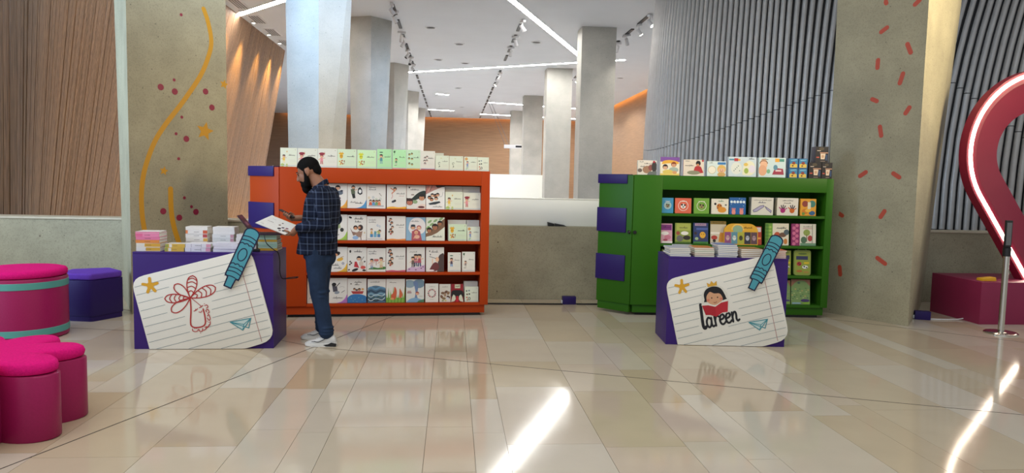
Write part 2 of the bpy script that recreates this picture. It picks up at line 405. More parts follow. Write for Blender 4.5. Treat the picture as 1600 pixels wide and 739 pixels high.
# ---- twisted timber wall on the left: planks that lean more and more into the hall
def lean(v): return .03 + .11 * min(1, max(0, (v - 10.6) / 2.2)) + .12 * min(1, max(0, (v - 13) / 6.0)) - .09 * min(1, max(0, (v - 20) / 6.3))
tw = struct(MB().loft([[(-6.2 - lean(v) * 6, v, 0), (-6.2, v, 6.0), (-6.5, v, 6.0), (-6.5 - lean(v) * 6, v, 0)] for v in (9.62, 10.6, 11.7, 12.8, 13, 15, 17.5, 20, 22, 24, 26.3)]).build('wall_left', 'joint_dark'))
v = 9.62
rw = random.Random(5)
while v < 26.2:
    dv = (.075 if v < 14 else .15) * rw.uniform(.6, 1.7); e = min(v + dv, 26.3); g = .004
    off = rw.uniform(0, .012)
    def q(vv, z, d): return (-6.0 - lean(vv) * (6 - z) + d + off, vv, z)
    rings = []
    for z in (0.0, 2.0, 4.0, 6.0):
        rings.append([q(v + g, z, 0), q(e - g, z, 0), q(e - g, z, -.15), q(v + g, z, -.15)])
    MB().loft(rings).build('plank', 'plank', tw)
    v = e

# ---- columns
def column(name, base, top, z1, m='concrete_column', z0=-.05):
    return struct(MB().hexa([(x, y, z0) for x, y in base], [(x, y, z1) for x, y in top]).build(name, m))
A0 = Vector((-3.5, 8.06)); A1 = Vector((-2.755, 9.0))
colA = column('column_1', [(-3.5, 8.06), (-2.755, 9.0), (-3.2, 9.75), (-4.02, 9.05)], [(-3.5, 8.06), (-2.755, 9.0), (-3.2, 9.9), (-4.1, 9.05)], 6.4)
R0 = Vector((4.64, 8.455)); R1 = Vector((5.17, 7.56))
colR = column('column_2', [(5.17, 7.56), (6.26, 8.92), (5.6, 9.7), (4.64, 8.455)], [(5.17, 7.56), (6.72, 8.92), (6.3, 9.9), (4.60, 8.455)], 6.4)
for i, v in enumerate((12.5, 20.2, 28.0, 36.6, 45.0)):
    x = -2.3
    column('column_%d' % (3 + i), [(x, v), (x + .3, v + .45), (x - .25, v + .75), (x - .52, v + .2)], [(x, v), (x + .52, v + .55), (x - .1, v + .85), (x - .62, v + .22)], 6.0, 'concrete_far')
for i, v in enumerate((20.45, 28.0, 37.1, 45.3)):
    column('column_%d' % (8 + i), [(3.62, v), (4.6, v), (4.6, v + .75), (3.62, v + .75)], [(3.62, v), (4.62, v), (4.62, v + .75), (3.62, v + .75)], 6.0, 'concrete_far')

# painted motifs on the two near columns
def face_mtx(P0, P1):
    d = (P1 - P0).normalized(); n = Vector((-d.y, d.x))
    return Matrix(((d.x, n.x, 0, P0.x), (d.y, n.y, 0, P0.y), (0, 0, 1, 0), (0, 0, 0, 1)))
def smooth_path(pts, n=6):
    out = []
    P = [pts[0]] + list(pts) + [pts[-1]]
    for i in range(1, len(P) - 2):
        for k in range(n):
            t = k / n; a, b, c, d = P[i - 1], P[i], P[i + 1], P[i + 2]
            out.append(tuple(.5 * (2 * b[j] + (c[j] - a[j]) * t + (2 * a[j] - 5 * b[j] + 4 * c[j] - d[j]) * t * t + (3 * b[j] - a[j] - 3 * c[j] + d[j]) * t ** 3) for j in (0, 1)))
    out.append(pts[-1]); return out
def star_pts(cx, cy, r, rot=0, inner=.45): return [(cx + (r if k % 2 == 0 else r * inner) * math.sin(R(rot) + k * PI / 5), cy + (r if k % 2 == 0 else r * inner) * math.cos(R(rot) + k * PI / 5)) for k in range(10)]
YC = 'c58f1c'; DC = '8a1f3c'
a = Art(clamp=False)
a.stroke(smooth_path([(.907, 3.484), (.963, 3.341), (1.002, 3.125), (.957, 2.932), (.847, 2.693), (.626, 2.374), (.414, 2.102), (.276, 1.88), (.169, 1.593), (.129, 1.346), (.131, 1.098), (.156, .906), (.2, .6)]), .055, YC)
a.build('painted_ribbon', colA, mtx=face_mtx(A0, A1), y=-.002)
a = Art(clamp=False); a.stroke(smooth_path([(.465, 1.38), (.47, 1.126), (.5, .941), (.56, .75)]), .06, YC); a.build('painted_ribbon', colA, mtx=face_mtx(A0, A1), y=-.002)
for k, (x, y) in enumerate([(.626, 3.361), (.529, 2.616), (.369, 2.517), (.535, 2.487), (.919, 2.531), (1.0, 2.352), (.615, 2.205), (.542, 2.011), (.667, 1.96), (.569, 1.727), (.374, 1.128), (.565, 1.049), (.775, 1.111), (.632, 1.278), (.719, 1.173)]):
    r = .018 if k in (0, 1, 6, 7, 9, 13, 14) else .036
    a = Art(clamp=False); a.ell(x, y, r, r, DC, n=16); a.build('painted_dot', colA, mtx=face_mtx(A0, A1), y=-.0025)
for x, y, r in ((.905, 2.065, .115), (1.165, 2.646, .06), (.39, 1.584, .055)):
    a = Art(clamp=False); a.poly(star_pts(x, y, r, 12), YC); a.build('painted_star', colA, mtx=face_mtx(A0, A1), y=-.0025)
for p, q in [((.195, 3.666), (.252, 3.634)), ((.557, 3.716), (.574, 3.677)), ((.896, 3.603), (.942, 3.643)), ((.534, 3.359), (.598, 3.399)), ((.151, 3.222), (.169, 3.318)), ((.517, 3.041), (.515, 2.953)), ((.84, 3.177), (.881, 3.08)), ((.156, 2.728), (.24, 2.796)), ((.476, 2.595), (.53, 2.569)), ((.782, 2.75), (.811, 2.854)), ((.057, 2.351), (.112, 2.394)), ((.867, 2.407), (.905, 2.468)), ((.586, 2.27), (.607, 2.166)), ((.191, 2.014), (.21, 2.098)), ((.384, 1.698), (.451, 1.744)), ((.773, 1.73), (.841, 1.686)), ((.105, 1.265), (.19, 1.215)), ((.657, 1.224), (.698, 1.293)), ((.649, .743), (.742, .685)), ((.194, .587), (.208, .494))]:
    a = Art(clamp=False); a.stroke([p, q], .05, 'b84a34'); a.build('painted_dash', colR, mtx=face_mtx(R0, R1), y=-.002)

# ---- curved wall of upright metal tubes on the right
TW_PTS = [(5.6, 18.6), (4.75, 17.3), (4.42, 16.0), (4.5, 14.9), (5.05, 13.8), (6.2, 12.6), (8.0, 11.35), (10.0, 10.4), (12.6, 9.9)]
tw_path = [Vector(p) for p in smooth_path(TW_PTS, 60)]
def along(path, step):
    out = [path[0].copy()]; need = step
    for p, q in zip(path, path[1:]):
        d = (q - p).length; t = 0.0
        while d - t >= need: t += need; out.append(p.lerp(q, t / d)); need = step
        need -= d - t
    return out
tw_pos = along(tw_path, .115)
def tw_frame(i):
    p = tw_pos[i]; t = (tw_pos[min(i + 1, len(tw_pos) - 1)] - tw_pos[max(i - 1, 0)]).normalized(); return p, t, Vector((t.y, -t.x))
def tube_pt(i, z, d=0):
    p, t, n = tw_frame(i); k = max(0, z - 1.2); f = min(1, max(0, (p.x - 6.0) / 2.2))
    q = p + n * (d - .006 * k * k) + Vector((.002 + .036 * f, 0)) * k * k
    return Vector((q.x, q.y, z))
tube_wall = struct(MB().loft([[tube_pt(i, z, -.05) for i in range(len(tw_pos))] for z in (0, 1.2, 2.2, 3.2, 4.2, 5.2, 6.2)], closed=False, caps=False).build('wall_tubes', 'dark'))
for i in range(1, len(tw_pos) - 1):
    p, t, nn = tw_frame(i); t3 = Vector((t.x, t.y, 0)); n3 = Vector((nn.x, nn.y, 0))
    jz = 2.3 + 1.0 * min(1, max(0, (p.x - 4.4) / 2.3)) if p.x < 7.0 else 4.3 - (p.x - 7.0) * .9
    for z0, z1 in ((.9, jz - .006), (jz + .006, 6.2)):
        k = 3 if z0 < 1 else 6
        rings = []
        for j in range(k + 1):
            c = tube_pt(i, z0 + (z1 - z0) * j / k)
            rings.append([c + n3 * .046 * math.cos(a_) + t3 * .046 * math.sin(a_) for a_ in [R(q_) for q_ in (-110, -66, -22, 22, 66, 110)]])
        MB().loft(rings, closed=False, caps=False).build('tube', 'tube_metal', tube_wall, smooth=True, ang=80)

# ---- ceiling fittings of the hall
def led_line(name, a, b, w, label):
    a = Vector(a); b = Vector(b); d = (b - a).normalized(); q = Vector((-d.y, d.x)) * w / 2
    root = thing(name, label, 'ceiling light', (a.x, a.y, 6.0))
    P = [-q, b - a - q, b - a + q, q]
    MB().hexa([(p.x, p.y, -.012) for p in P], [(p.x, p.y, 0.0) for p in P]).build('diffuser', 'led', root)
    for s_ in (-1, 1):
        o = q * s_ * 1.0; e = q * s_ * 1.25
        MB().hexa([(p.x, p.y, -.015) for p in (o, b - a + o, b - a + e, e)], [(p.x, p.y, 0) for p in (o, b - a + o, b - a + e, e)]).build('frame', 'white_metal', root)
led_line('linear_light', (-8.2, 23.2), (-3.2, 17.5), .20, 'short slanting white light strip on the ceiling above the timber wall')
led_line('linear_light', (.55, 15.8), (4.5, 25.4), .17, 'long diagonal white light strip running to the foremost right hall column')
led_line('linear_light', (-3.2, 31.1), (6.1, 25.6), .20, 'long white light strip crossing the whole ceiling left to right')
led_line('linear_light', (2.0, 40.9), (7.7, 42.95), .26, 'thin far light strip in front of the back wall, upper of two')
led_line('linear_light', (1.8, 48.1), (8.9, 49.8), .26, 'thin farthest light strip close to the back wall, lower of two')
led_line('linear_light', (-.9, 37.6), (-.3, 37.9), .22, 'very short far light strip left of the hall middle, upper one')
led_line('linear_light', (-1.6, 46.0), (.0, 46.4), .24, 'very short far light strip left of the hall middle, lower one')
def spot_lamp(loc, power, color, angle, target=None, blend=.6):
    l = bpy.data.lights.new('lamp_beam', 'SPOT'); l.energy = power; l.color = color; l.spot_size = R(angle); l.spot_blend = blend; l.shadow_soft_size = .06
    o = bpy.data.objects.new('lamp_beam', l); C.objects.link(o); o.location = loc
    if target: o.rotation_euler = (Vector(target) - Vector(loc)).to_track_quat('-Z', 'Y').to_euler()
    return o
def track(u, v0, v1, label):
    root = thing('light_track', label, 'light track', (u, v0, 6.0), 0, 'ceiling light tracks')
    v = 0
    while v < v1 - v0:
        if not any(v0 + v - .3 < q < v0 + v + 1.4 for q in {-1.6: (30.15, 46.0, 45.99), 1.85: (18.97, 28.1, 48.1)}.get(u, (26.2,))):
            MB().box(-.045, .045, v, v + 1.1, -.03, 0).build('rail', 'black_metal', root)
        v += 1.75
track(-1.6, 17, 51, 'left of the three dashed ceiling light tracks, behind the stepped columns')
track(1.85, 18.5, 51, 'middle of the three dashed ceiling light tracks')
track(5.1, 17, 34, 'right of the three dashed ceiling light tracks, beside the tube wall')
def track_spot(u, v, lit, label, yaw):
    root = thing('track_spotlight', label, 'spotlight', (u, v, 5.97), yaw, 'track spotlights on the hall ceiling')
    MB().box(-.04, .04, -.12, .12, -.06, 0).build('adapter', 'white_metal', root, bev=.006)
    MB().tube([(0, 0, -.05), (0, 0, -.17)], .018, 8).build('arm', 'white_metal', root)
    MB().tube([(-.05, 0, -.13), (.07, 0, -.28)], [.048, .056], 14).build('head', 'white_metal', root, smooth=True)
    MB().tube([(.07, 0, -.28), (.076, 0, -.288)], [.052, .052], 14).build('lens', 'lamp_lit' if lit else 'dark', root)
    if lit: spot_lamp((u + .16 * math.cos(yaw), v + .16 * math.sin(yaw), 5.55), 110, (1, .93, .82), 120)
WL = 'white track spotlight on the ceiling rail, '
for i, v in enumerate((18.6, 19.4, 22.0, 22.9, 25.0, 26.4, 28.0)): track_spot(-1.6, v, False, WL + ['nearest', 'second', 'third', 'fourth', 'fifth', 'sixth', 'farthest'][i] + ' on the left track', i * .9)
for i, (v, l) in enumerate(((19.9, 0), (22.0, 0), (23.8, 0), (29.4, 0), (31.3, 1))): track_spot(1.85, v, l, ('lit ' if l else '') + WL + ['nearest', 'second', 'third', 'fourth', 'farthest'][i] + ' on the middle track', .4 + i * .7)
for i, (v, l) in enumerate(((18.7, 1), (19.8, 1), (21.2, 0), (22.4, 0), (29.5, 1), (31.8, 1))): track_spot(5.1, v, l, ('lit ' if l else '') + WL + ['nearest', 'second', 'third', 'fourth', 'fifth', 'farthest'][i] + ' on the right track', -.6 + i * .8)
for i, (u, v) in enumerate(((-.71, 21.4), (.155, 23.8), (2.6, 23.0), (.4, 27.6), (-.6, 27.0), (7.0, 30.0), (.2, 35.0), (6.5, 37.0), (.5, 44.0), (-4.5, 30), (-4.5, 38), (7, 46))):
    root = thing('downlight', ['dark recessed downlight nearest the camera, beside the left ceiling track', 'dark recessed downlight between the left and middle ceiling tracks', 'dark recessed downlight between middle track and long diagonal light strip', 'dark recessed downlight just in front of the long crossing light strip', 'dark recessed downlight just before the crossing strip, beside left track'][i] if i < 5 else 'small unseen downlight added deep in the hall ceiling for its light', 'downlight', (u, v, 6.0), 0, 'recessed ceiling downlights')
    MB().lathe([(.17, 0), (.17, -.012), (.13, -.014), (.13, 0)], 20).build('rim', 'white_metal', root)
    MB().lathe([(.13, -.001), (.05, -.004)], 20).build('baffle', 'dark', root)
    if i >= 5: spot_lamp((u, v, 5.95), 640, (1, .98, .96), 165, None, .3)  # unseen downlights added to light the hall; the visible fittings carry no lamp
for i, v in enumerate((17.6, 19.4, 21.2, 23.0, 24.7)):
    root = thing('ceiling_vent', 'grey slotted ceiling vent above the timber wall, %s from the front' % ['first', 'second', 'third', 'fourth', 'fifth'][i], 'vent', (-5.62, v, 6.0), 0, 'air vents along the timber wall')
    MB().box(-.17, .17, -.5, .5, -.015, 0).build('frame', 'white_metal', root)
    for k in range(4): MB().box(-.13 + k * .07, -.085 + k * .07, -.46, .46, -.02, -.014).build('slat', 'grey_metal', root)
for i, v in enumerate((18.3, 20.2, 21.5, 23.2, 24.6, 26.0)):
    root = thing('wall_washer', 'small warm lamp lighting the timber wall from above, %s from the front' % ['first', 'second', 'third', 'fourth', 'fifth', 'sixth'][i], 'lamp', (-5.8, v, 6.0), 0, 'warm lamps over the timber wall')
    MB().lathe([(.06, 0), (.06, -.05), (.045, -.055)], 14).build('can', 'white_metal', root)
    MB().lathe([(.045, -.056), (.01, -.058)], 14).build('lens', 'lamp_lit', root)
    spot_lamp((-5.72, v, 5.92), 1100 if i % 2 == 0 else 650, (1.0, .66, .22), 50, (-6.35, v, 3.4), .9)
# warm cove light along the top of the far walls
def cove(name, a, b, label, tgt):
    a = Vector(a); b = Vector(b); root = thing(name, label, 'cove light', tuple(a))
    d = b - a
    MB().tube([(0, 0, 0), tuple(d)], .035, 6).build('tube', 'cove', root)
mat('cove', 'ffffff', .5, emit=('ffae54', 9.0))
cove('cove_light', (-12, 51.8, 6.16), (9.2, 51.8, 6.16), 'warm orange light line along the top of the back wall', None)
cove('cove_light', (9.06, 26.2, 6.16), (9.4, 51.5, 6.16), 'warm orange light line along the top of the right hall wall', None)
hb = thing('hanging_bar', 'white lighting bar hung on two wires from the hall ceiling', 'hanging light', (3.6, 40.3, 3.5))
MB().box(-.75, .75, -.08, .08, -.1, .1).build('bar', 'white_metal', hb, bev=.01)
MB().box(-.1, .5, -.1, -.08, -.05, .06).build('fitting', 'black_metal', hb)
for x in (-.7, -.45): MB().tube([(x, 0, .1), (x - 1.0 if x < -.5 else x - 1.1, 0, 2.5)], .012, 5).build('wire', 'grey_metal', hb)
# ================================================================== FURNITURE
# ---- the two book-shaped bookcases. local: x along the front, y back, z up
def bookcase(name, label, m, minn, loc, rz, W, x_in0, x_in1, wing):
    root = thing(name, label, 'bookcase', (loc[0], loc[1], 0), rz)
    D = .46; T = 1.655; t = .03
    MB().box(0, x_in0, 0, .05, .13, T).build('front_stile', m, root, bev=.004)
    MB().box(x_in1, W, 0, .05, .13, T).build('front_stile', m, root, bev=.004)
    MB().box(x_in0, x_in1, 0, .05, 1.49, T).build('header', m, root, bev=.003)
    MB().box(0, W, .05, D, T - t, T).build('top_panel', m, root, bev=.003)
    MB().box(x_in0 - t, x_in0, .05, D, .13, T - t).build('side_panel', m, root)
    MB().box(W - t, W, .05, D, .13, T - t).build('side_panel', m, root, bev=.003)
    MB().box(x_in1, x_in1 + .02, .05, D - .02, .13, T - t).build('inner_panel', m, root)
    MB().box(0, W, D - .015, D, .13, T - t).build('back_panel', minn, root)
    MB().box(x_in0, x_in1, .05, D - .015, 1.49, 1.505).build('soffit', m, root)
    for z in (.155, .505, .858, 1.213):
        MB().box(x_in0, x_in1, .004, D - .015, z - .03, z).build('shelf', m, root, bev=.002)
    MB().box(.03, W - .035, .03, D - .03, .035, .13).build('plinth', m, root, bev=.003)
    MB().box(.07, W - .08, .08, D - .08, .0, .035).build('base_shadow_gap', 'black_metal', root)
    # folded wing with purple bands (the spine of the giant book)
    wx, wy = wing; d = Vector((wx, wy)).normalized(); n = Vector((d.y, -d.x))
    if n.y > 0: n = -n
    L_ = Vector((wx, wy)).length
    # wing frame: a along the wing away from the case, b towards the viewer
    wm = Matrix(((d.x, -n.x, 0, -.012), (d.y, -n.y, 0, .0), (0, 0, 1, 0), (0, 0, 0, 1)))
    def wp(nm, mb, mm, bev=.003):
        o = mb.build(nm, mm, root, bev=bev); o.matrix_local = wm; return o
    wp('wing_panel', MB().box(0, L_, 0, .10, .13, T - .005), m)
    wp('wing_plinth', MB().box(.02, L_ - .01, .015, .10, .035, .127), m)
    for z0, z1 in ((1.55, 1.66), (.975, 1.262), (.40, .705)):
        wp('purple_band', MB().box(.075, L_ + .014, -.014, .114, z0, z1), 'violet_blue')
    for x, y, z in ((.03, -.03, .985),):
        o = MB().lathe([(.018, 0), (.022, .012), (.016, .024)], 12).build('latch_knob', 'black_metal', root, smooth=True); o.matrix_local = Matrix.Translation((.025, 0, z)) @ Matrix.Rotation(R(90), 4, 'X')
        o = MB().lathe([(.018, 0), (.022, .012), (.016, .024)], 12).build('latch_knob', 'black_metal', root, smooth=True); o.matrix_local = wm @ Matrix.Translation((.03, 0, z)) @ Matrix.Rotation(R(90), 4, 'X')
    return root
OW, GW = 2.29, 2.345
O_LOC = (-1.86, 7.86); O_RZ = math.atan2(.21, 2.28)
G_LOC = (2.10, 8.13); G_RZ = math.atan2(-.14, 2.34)
bo = bookcase('orange_bookcase', 'tall orange bookcase with purple banded wing, filled with Arabic picture books', 'orange', 'orange_in', O_LOC, O_RZ, OW, .275, 2.195, (-.36, .37))
bg_ = bookcase('green_bookcase', 'tall green bookcase with purple banded wing and black latch knobs', 'green', 'green', G_LOC, G_RZ, GW, .335, 2.265, (-.345, .32))

# ---- desks with cut-out notebook page and crayon
def desk(name, label, loc, rz, W, D, Hh):
    root = thing(name, label, 'desk', (loc[0], loc[1], 0), rz)
    MB().box(0, W, 0, .018, .0, Hh - .018).build('front_panel', 'purple', root, bev=.002)
    MB().box(0, .018, .018, D, .0, Hh - .018).build('side_panel', 'purple', root, bev=.002)
    MB().box(W - .018, W, .018, D, .0, Hh - .018).build('side_panel', 'purple', root, bev=.002)
    MB().box(0, W, 0, D, Hh - .018, Hh).build('desk_top', 'purple', root, bev=.002)
    MB().box(.018, W - .018, D - .02, D, .1, Hh - .018).build('back_panel', 'purple', root)
    return root
dl = desk('display_desk', 'purple box desk with red tree drawing on its notebook page, beside the standing person', (-2.785, 6.44), R(1.6), 1.195, .565, .865)
dr = desk('display_desk', 'purple box desk with crowned girl logo, in front of the green bookcase', (2.084, 6.66), R(-5.4), 1.15, .53, .858)
def round_poly(pts, rad, n=5):
    out = []; k = len(pts)
    for i in range(k):
        p = Vector(pts[i]); a = Vector(pts[i - 1]); b = Vector(pts[(i + 1) % k]); r = rad[i]
        if r <= 0: out.append(tuple(p)); continue
        p0 = p + (a - p).normalized() * r; p1 = p + (b - p).normalized() * r
        for j in range(n + 1):
            t = j / n; q = p0 * (1 - t) ** 2 + p * 2 * t * (1 - t) + p1 * t * t; out.append(tuple(q))
    return out
# notebook page: a rounded, tilted sheet cut off flat along the floor
PAGE = round_poly([(.135, .004), (.955, .004), (1.215, .085), (1.005, .905), (-.012, .63)], [0, .03, .13, .12, .11])
def page_lines(a):
    # slanted rules clipped to the page outline
    e = Vector((math.cos(R(15.2)), math.sin(R(15.2)))); poly = [Vector(p) for p in PAGE]
    for k in range(11):
        o = Vector((.02, .555 - .0745 * k)); hits = []
        for p, q in zip(poly, poly[1:] + poly[:1]):
            dd = q - p; den = e.x * dd.y - e.y * dd.x
            if abs(den) < 1e-9: continue
            r_ = p - o; t = (r_.x * dd.y - r_.y * dd.x) / den; u = (r_.x * e.y - r_.y * e.x) / den
            if 0 <= u <= 1: hits.append(t)
        if len(hits) >= 2:
            p = o + e * (min(hits) + .012); q = o + e * (max(hits) - .012); yield tuple(p), tuple(q)
def crayon_art(a):
    pass
def paper_plane(a, ox, oy):
    c = '3f8f9a'
    P = [(0, .0), (.178, .035), (.16, -.052), (.135, -.05), (.108, -.072)]
    P = [(ox + x, oy + y) for x, y in P]
    a.poly([P[0], P[1], P[4]], 'c9dcd8'); a.stroke([P[0], P[1], P[2], P[0]], .008, c); a.stroke([P[0], P[4], P[1]], .008, c); a.stroke([P[4], (ox + .118, oy - .02), P[1]], .007, c); a.stroke([(ox + .118, oy - .02), P[0]], .007, c)
def doodle_star(a, cx, cy, s=1.0):
    for an in (95, 20, -50, -110, 170):
        a.stroke([(cx, cy), (cx + .062 * s * math.cos(R(an)), cy + .062 * s * math.sin(R(an)))], .026 * s, 'e2a92c')
    a.ell(cx, cy, .03 * s, .03 * s, 'e2a92c')
HALO = {'tree': [(.257, .462), (.337, .612), (.487, .682), (.727, .572), (.657, .412), (.677, .262), (.567, .142), (.467, .162), (.437, .322), (.297, .322)],
        'girl': [(.335, .14), (.335, .42), (.36, .55), (.45, .66), (.53, .66), (.63, .48), (.66, .38), (.74, .36), (.73, .24), (.55, .17), (.4, .12)]}
def page_board(parent_desk, name, label, shift, kind):
    # the board leans on the desk front, so it is a thing of its own
    root = thing(name, label, 'cutout board', tuple(parent_desk.location), parent_desk.rotation_euler.z)
    P = [(x + shift, z) for x, z in PAGE]
    MB().prism(P, -.022, -.003, 'xz').build('board', 'paper_board', root, bev=.002)
    a = Art(clamp=False)
    halo = HALO[kind]
    def inside(p):
        c = False
        for u_, v_ in zip(halo, halo[1:] + halo[:1]):
            if (u_[1] > p[1]) != (v_[1] > p[1]) and p[0] < (v_[0] - u_[0]) * (p[1] - u_[1]) / (v_[1] - u_[1]) + u_[0]: c = not c
        return c
    for p, q in page_lines(a):                       # rules stop short of the drawing
        run = None
        for k in range(161):
            r_ = (p[0] + (q[0] - p[0]) * k / 160, p[1] + (q[1] - p[1]) * k / 160)
            if not inside(r_) and k < 160: run = run or [r_, r_]; run[1] = r_
            elif run:
                if run[0] != run[1]: a.stroke(run, .0036, '86969a')
                run = None
    a.stroke([(.905, .80), (1.097, .066)], .0042, 'b07070')
    a.build('ruled_lines', root, shift, 0, y=-.0228)
    a = Art(clamp=False); doodle_star(a, .152, .572); a.build('star_drawing', root, shift, 0, y=-.0245)
    a = Art(clamp=False); paper_plane(a, .825 if kind == 'tree' else .81, .245 if kind == 'tree' else .238); a.build('paper_plane_drawing', root, shift, 0, y=-.0245)
    return root
bl = page_board(dl, 'notebook_page_board', 'white notebook page cutout with red five-leaf tree drawing on left desk', 0, 'tree')
br = page_board(dr, 'notebook_page_board', 'white notebook page cutout with crowned girl reading a red book on right desk', -.02, 'girl')
def leaf(a, ox, oy, ang, ln, wd, c, bands):
    e = Vector((math.cos(R(ang)), math.sin(R(ang)))); n = Vector((-e.y, e.x))
    def P(t, s): q = Vector((ox, oy)) + e * (ln * t) + n * (wd * s); return (q.x, q.y)
    prof = [(0, 0), (.15, .35), (.35, .75), (.6, 1), (.8, .92), (.93, .6), (1, 0)]
    a.stroke(smooth_path([P(t, s) for t, s in prof]) + smooth_path([P(t, -s) for t, s in prof[::-1]]), .009, c)
    for t in bands:
        s = .35 + (t - .15) * 1.5 if t < .58 else 1.0 - (t - .58) * .4
        s = min(s, .95); a.stroke(smooth_path([P(t - .06, s), P(t + .03, 0), P(t - .06, -s)], 4), .008, c)
RC = 'b42a2a'
a = Art(clamp=False); ox, oy = .487, .462
leaf(a, ox, oy, 83, .20, .042, RC, (.3, .5, .7, .86)); leaf(a, ox, oy, 24, .235, .045, RC, (.25, .42, .6, .78)); leaf(a, ox, oy, 182, .215, .038, RC, (.25, .42, .6, .78))
leaf(a, ox, oy, 138, .175, .038, RC, ()); leaf(a, ox, oy, 218, .20, .040, RC, ())
a.stroke(smooth_path([(ox, oy), (ox + .005, .36), (ox, .24), (ox + .015, .205), (ox + .05, .197), (ox + .10, .207), (ox + .125, .235), (ox + .122, .30), (ox + .108, .365)]), .011, RC)
a.stroke([(ox + .015, oy - .005), (ox + .085, .395)], .005, RC)
for x, y in ((.03, .345), (.075, .375)):
    a.stroke(smooth_path([(ox + x, y), (ox + x + .015, y + .006), (ox + x + .032, y + .022)], 3), .006, RC); a.stroke([(ox + x + .012, y + .006), (ox + x + .016, y + .02)], .005, RC)
a.stroke(smooth_path([(ox + .072, .338), (ox + .088, .334), (ox + .098, .348)], 3), .006, RC)
# hand lettering curling round the foot and side of the trunk
for pts in ([(.015, .185), (.018, .168), (.04, .16), (.06, .168), (.064, .182)], [(.072, .18), (.076, .166), (.098, .165), (.102, .19)], [(.108, .172), (.128, .182), (.14, .205), (.122, .2)],
            [(.128, .19), (.152, .205), (.158, .225)], [(.15, .21), (.166, .225), (.168, .252)], [(.142, .285), (.158, .262), (.168, .28), (.155, .315), (.145, .30)],
            [(.146, .325), (.16, .335), (.148, .36), (.132, .352), (.138, .338)], [(.135, .372), (.15, .382), (.14, .4), (.122, .394)]):
    a.stroke(smooth_path([(ox + x, y) for x, y in pts], 4), .0065, RC)
for x, y in ((.035, .19), (.05, .19), (.084, .15), (.142, .255), (.155, .245), (.12, .41)): a.ell(ox + x, y, .004, .004, RC, n=6)
a.build('tree_drawing', bl, 0, 0, y=-.0245)
# crowned girl reading + lettering
a = Art(clamp=False); gx, gy = .478, .415; T15 = R(8)
def G(x, y):
    x *= 1.12; y *= 1.12
    return (gx + x * math.cos(T15) - y * math.sin(T15), gy + x * math.sin(T15) + y * math.cos(T15))
def gp(pts, c): a.poly([G(*p) for p in pts], c)
gp([(-.115, .0), (-.11, .09), (-.06, .15), (0, .175), (.07, .14), (.11, .08), (.12, 0), (.1, -.1), (.0, -.11), (-.09, -.1)], 'e6e3d6')
gp(smooth_path([(-.085, .03), (-.09, .09), (-.06, .135), (0, .15), (.055, .13), (.085, .08), (.09, .035), (.0, .04), (-.085, .03)], 4), '15151d')
gp([(-.095, .022), (-.085, .05), (-.065, .05), (-.06, .02)], '15151d'); gp([(.065, .02), (.07, .055), (.088, .055), (.105, .03)], '15151d')
gp(smooth_path([(-.07, .025), (-.068, .07), (-.045, .1), (-.03, .105), (.0, .088), (.04, .085), (.06, .065), (.068, .03), (.04, .0), (0, -.012), (-.04, .0), (-.07, .025)], 3), 'dba57e')
a.ell(*G(-.056, .035), .015, .013, 'd77d68'); a.ell(*G(.055, .035), .014, .012, 'd77d68')
a.ell(*G(-.025, .052), .006, .008, '20160f', n=8); a.ell(*G(.025, .052), .006, .008, '20160f', n=8)
a.stroke([G(-.012, .012), G(0, .006), G(.014, .014)], .005, '8a3b2e')
gp([(-.05, .15), (-.055, .188), (-.03, .172), (-.015, .2), (.005, .175), (.03, .195), (.03, .155)], 'e0ab3c')
gp([(-.12, .005), (-.06, .0), (-.005, -.02), (.05, .01), (.115, .015), (.105, -.09), (.06, -.088), (.005, -.11), (-.05, -.09), (-.09, -.085)], 'efe9dc')
gp([(-.115, -.005), (-.06, -.008), (-.002, -.028), (-.002, -.115), (-.05, -.095), (-.09, -.09)], 'b3202e'); gp([(-.002, -.028), (.05, .002), (.112, .01), (.1, -.085), (.055, -.085), (-.002, -.115)], 'c02634')
a.build('girl_logo', br, -.02, 0, y=-.0245)
a = Art(clamp=False); K = '14161e'; bx, by = .372, .165; T2 = R(15)
def Lp(x, y): return (bx + x * math.cos(T2) - y * math.sin(T2), by + x * math.sin(T2) + y * math.cos(T2))
def st(pts, w=.0195, n=5): a.stroke(smooth_path([Lp(x * .92, y * 1.1) for x, y in pts], n), w, K)
st([(.03, .215), (.018, .12), (.010, .04), (.013, .008), (.026, .0), (.038, .012)], .028)                     # l
def la(x):
    st([(x + .056, .07), (x + .03, .086), (x + .008, .06), (x + .006, .022), (x + .022, .0), (x + .042, .012), (x + .056, .045)]); st([(x + .06, .08), (x + .054, .02), (x + .066, .0), (x + .082, .006)])
def lr(x): st([(x, .085), (x + .0, .0)]); st([(x, .045), (x + .016, .078), (x + .034, .084), (x + .046, .074)])
def le(x): st([(x + .006, .042), (x + .04, .05), (x + .054, .068), (x + .04, .088), (x + .016, .074), (x + .004, .038), (x + .014, .006), (x + .036, .0), (x + .064, .018)])
def ln_(x): st([(x + .004, .085), (x + .0, .0)]); st([(x + .002, .045), (x + .022, .08), (x + .04, .08), (x + .044, .055), (x + .04, .02), (x + .05, .0), (x + .068, .008)])
la(.048); lr(.142); le(.188); le(.252); ln_(.325)
a.build('lettering', br, -.02, 0, y=-.0245)
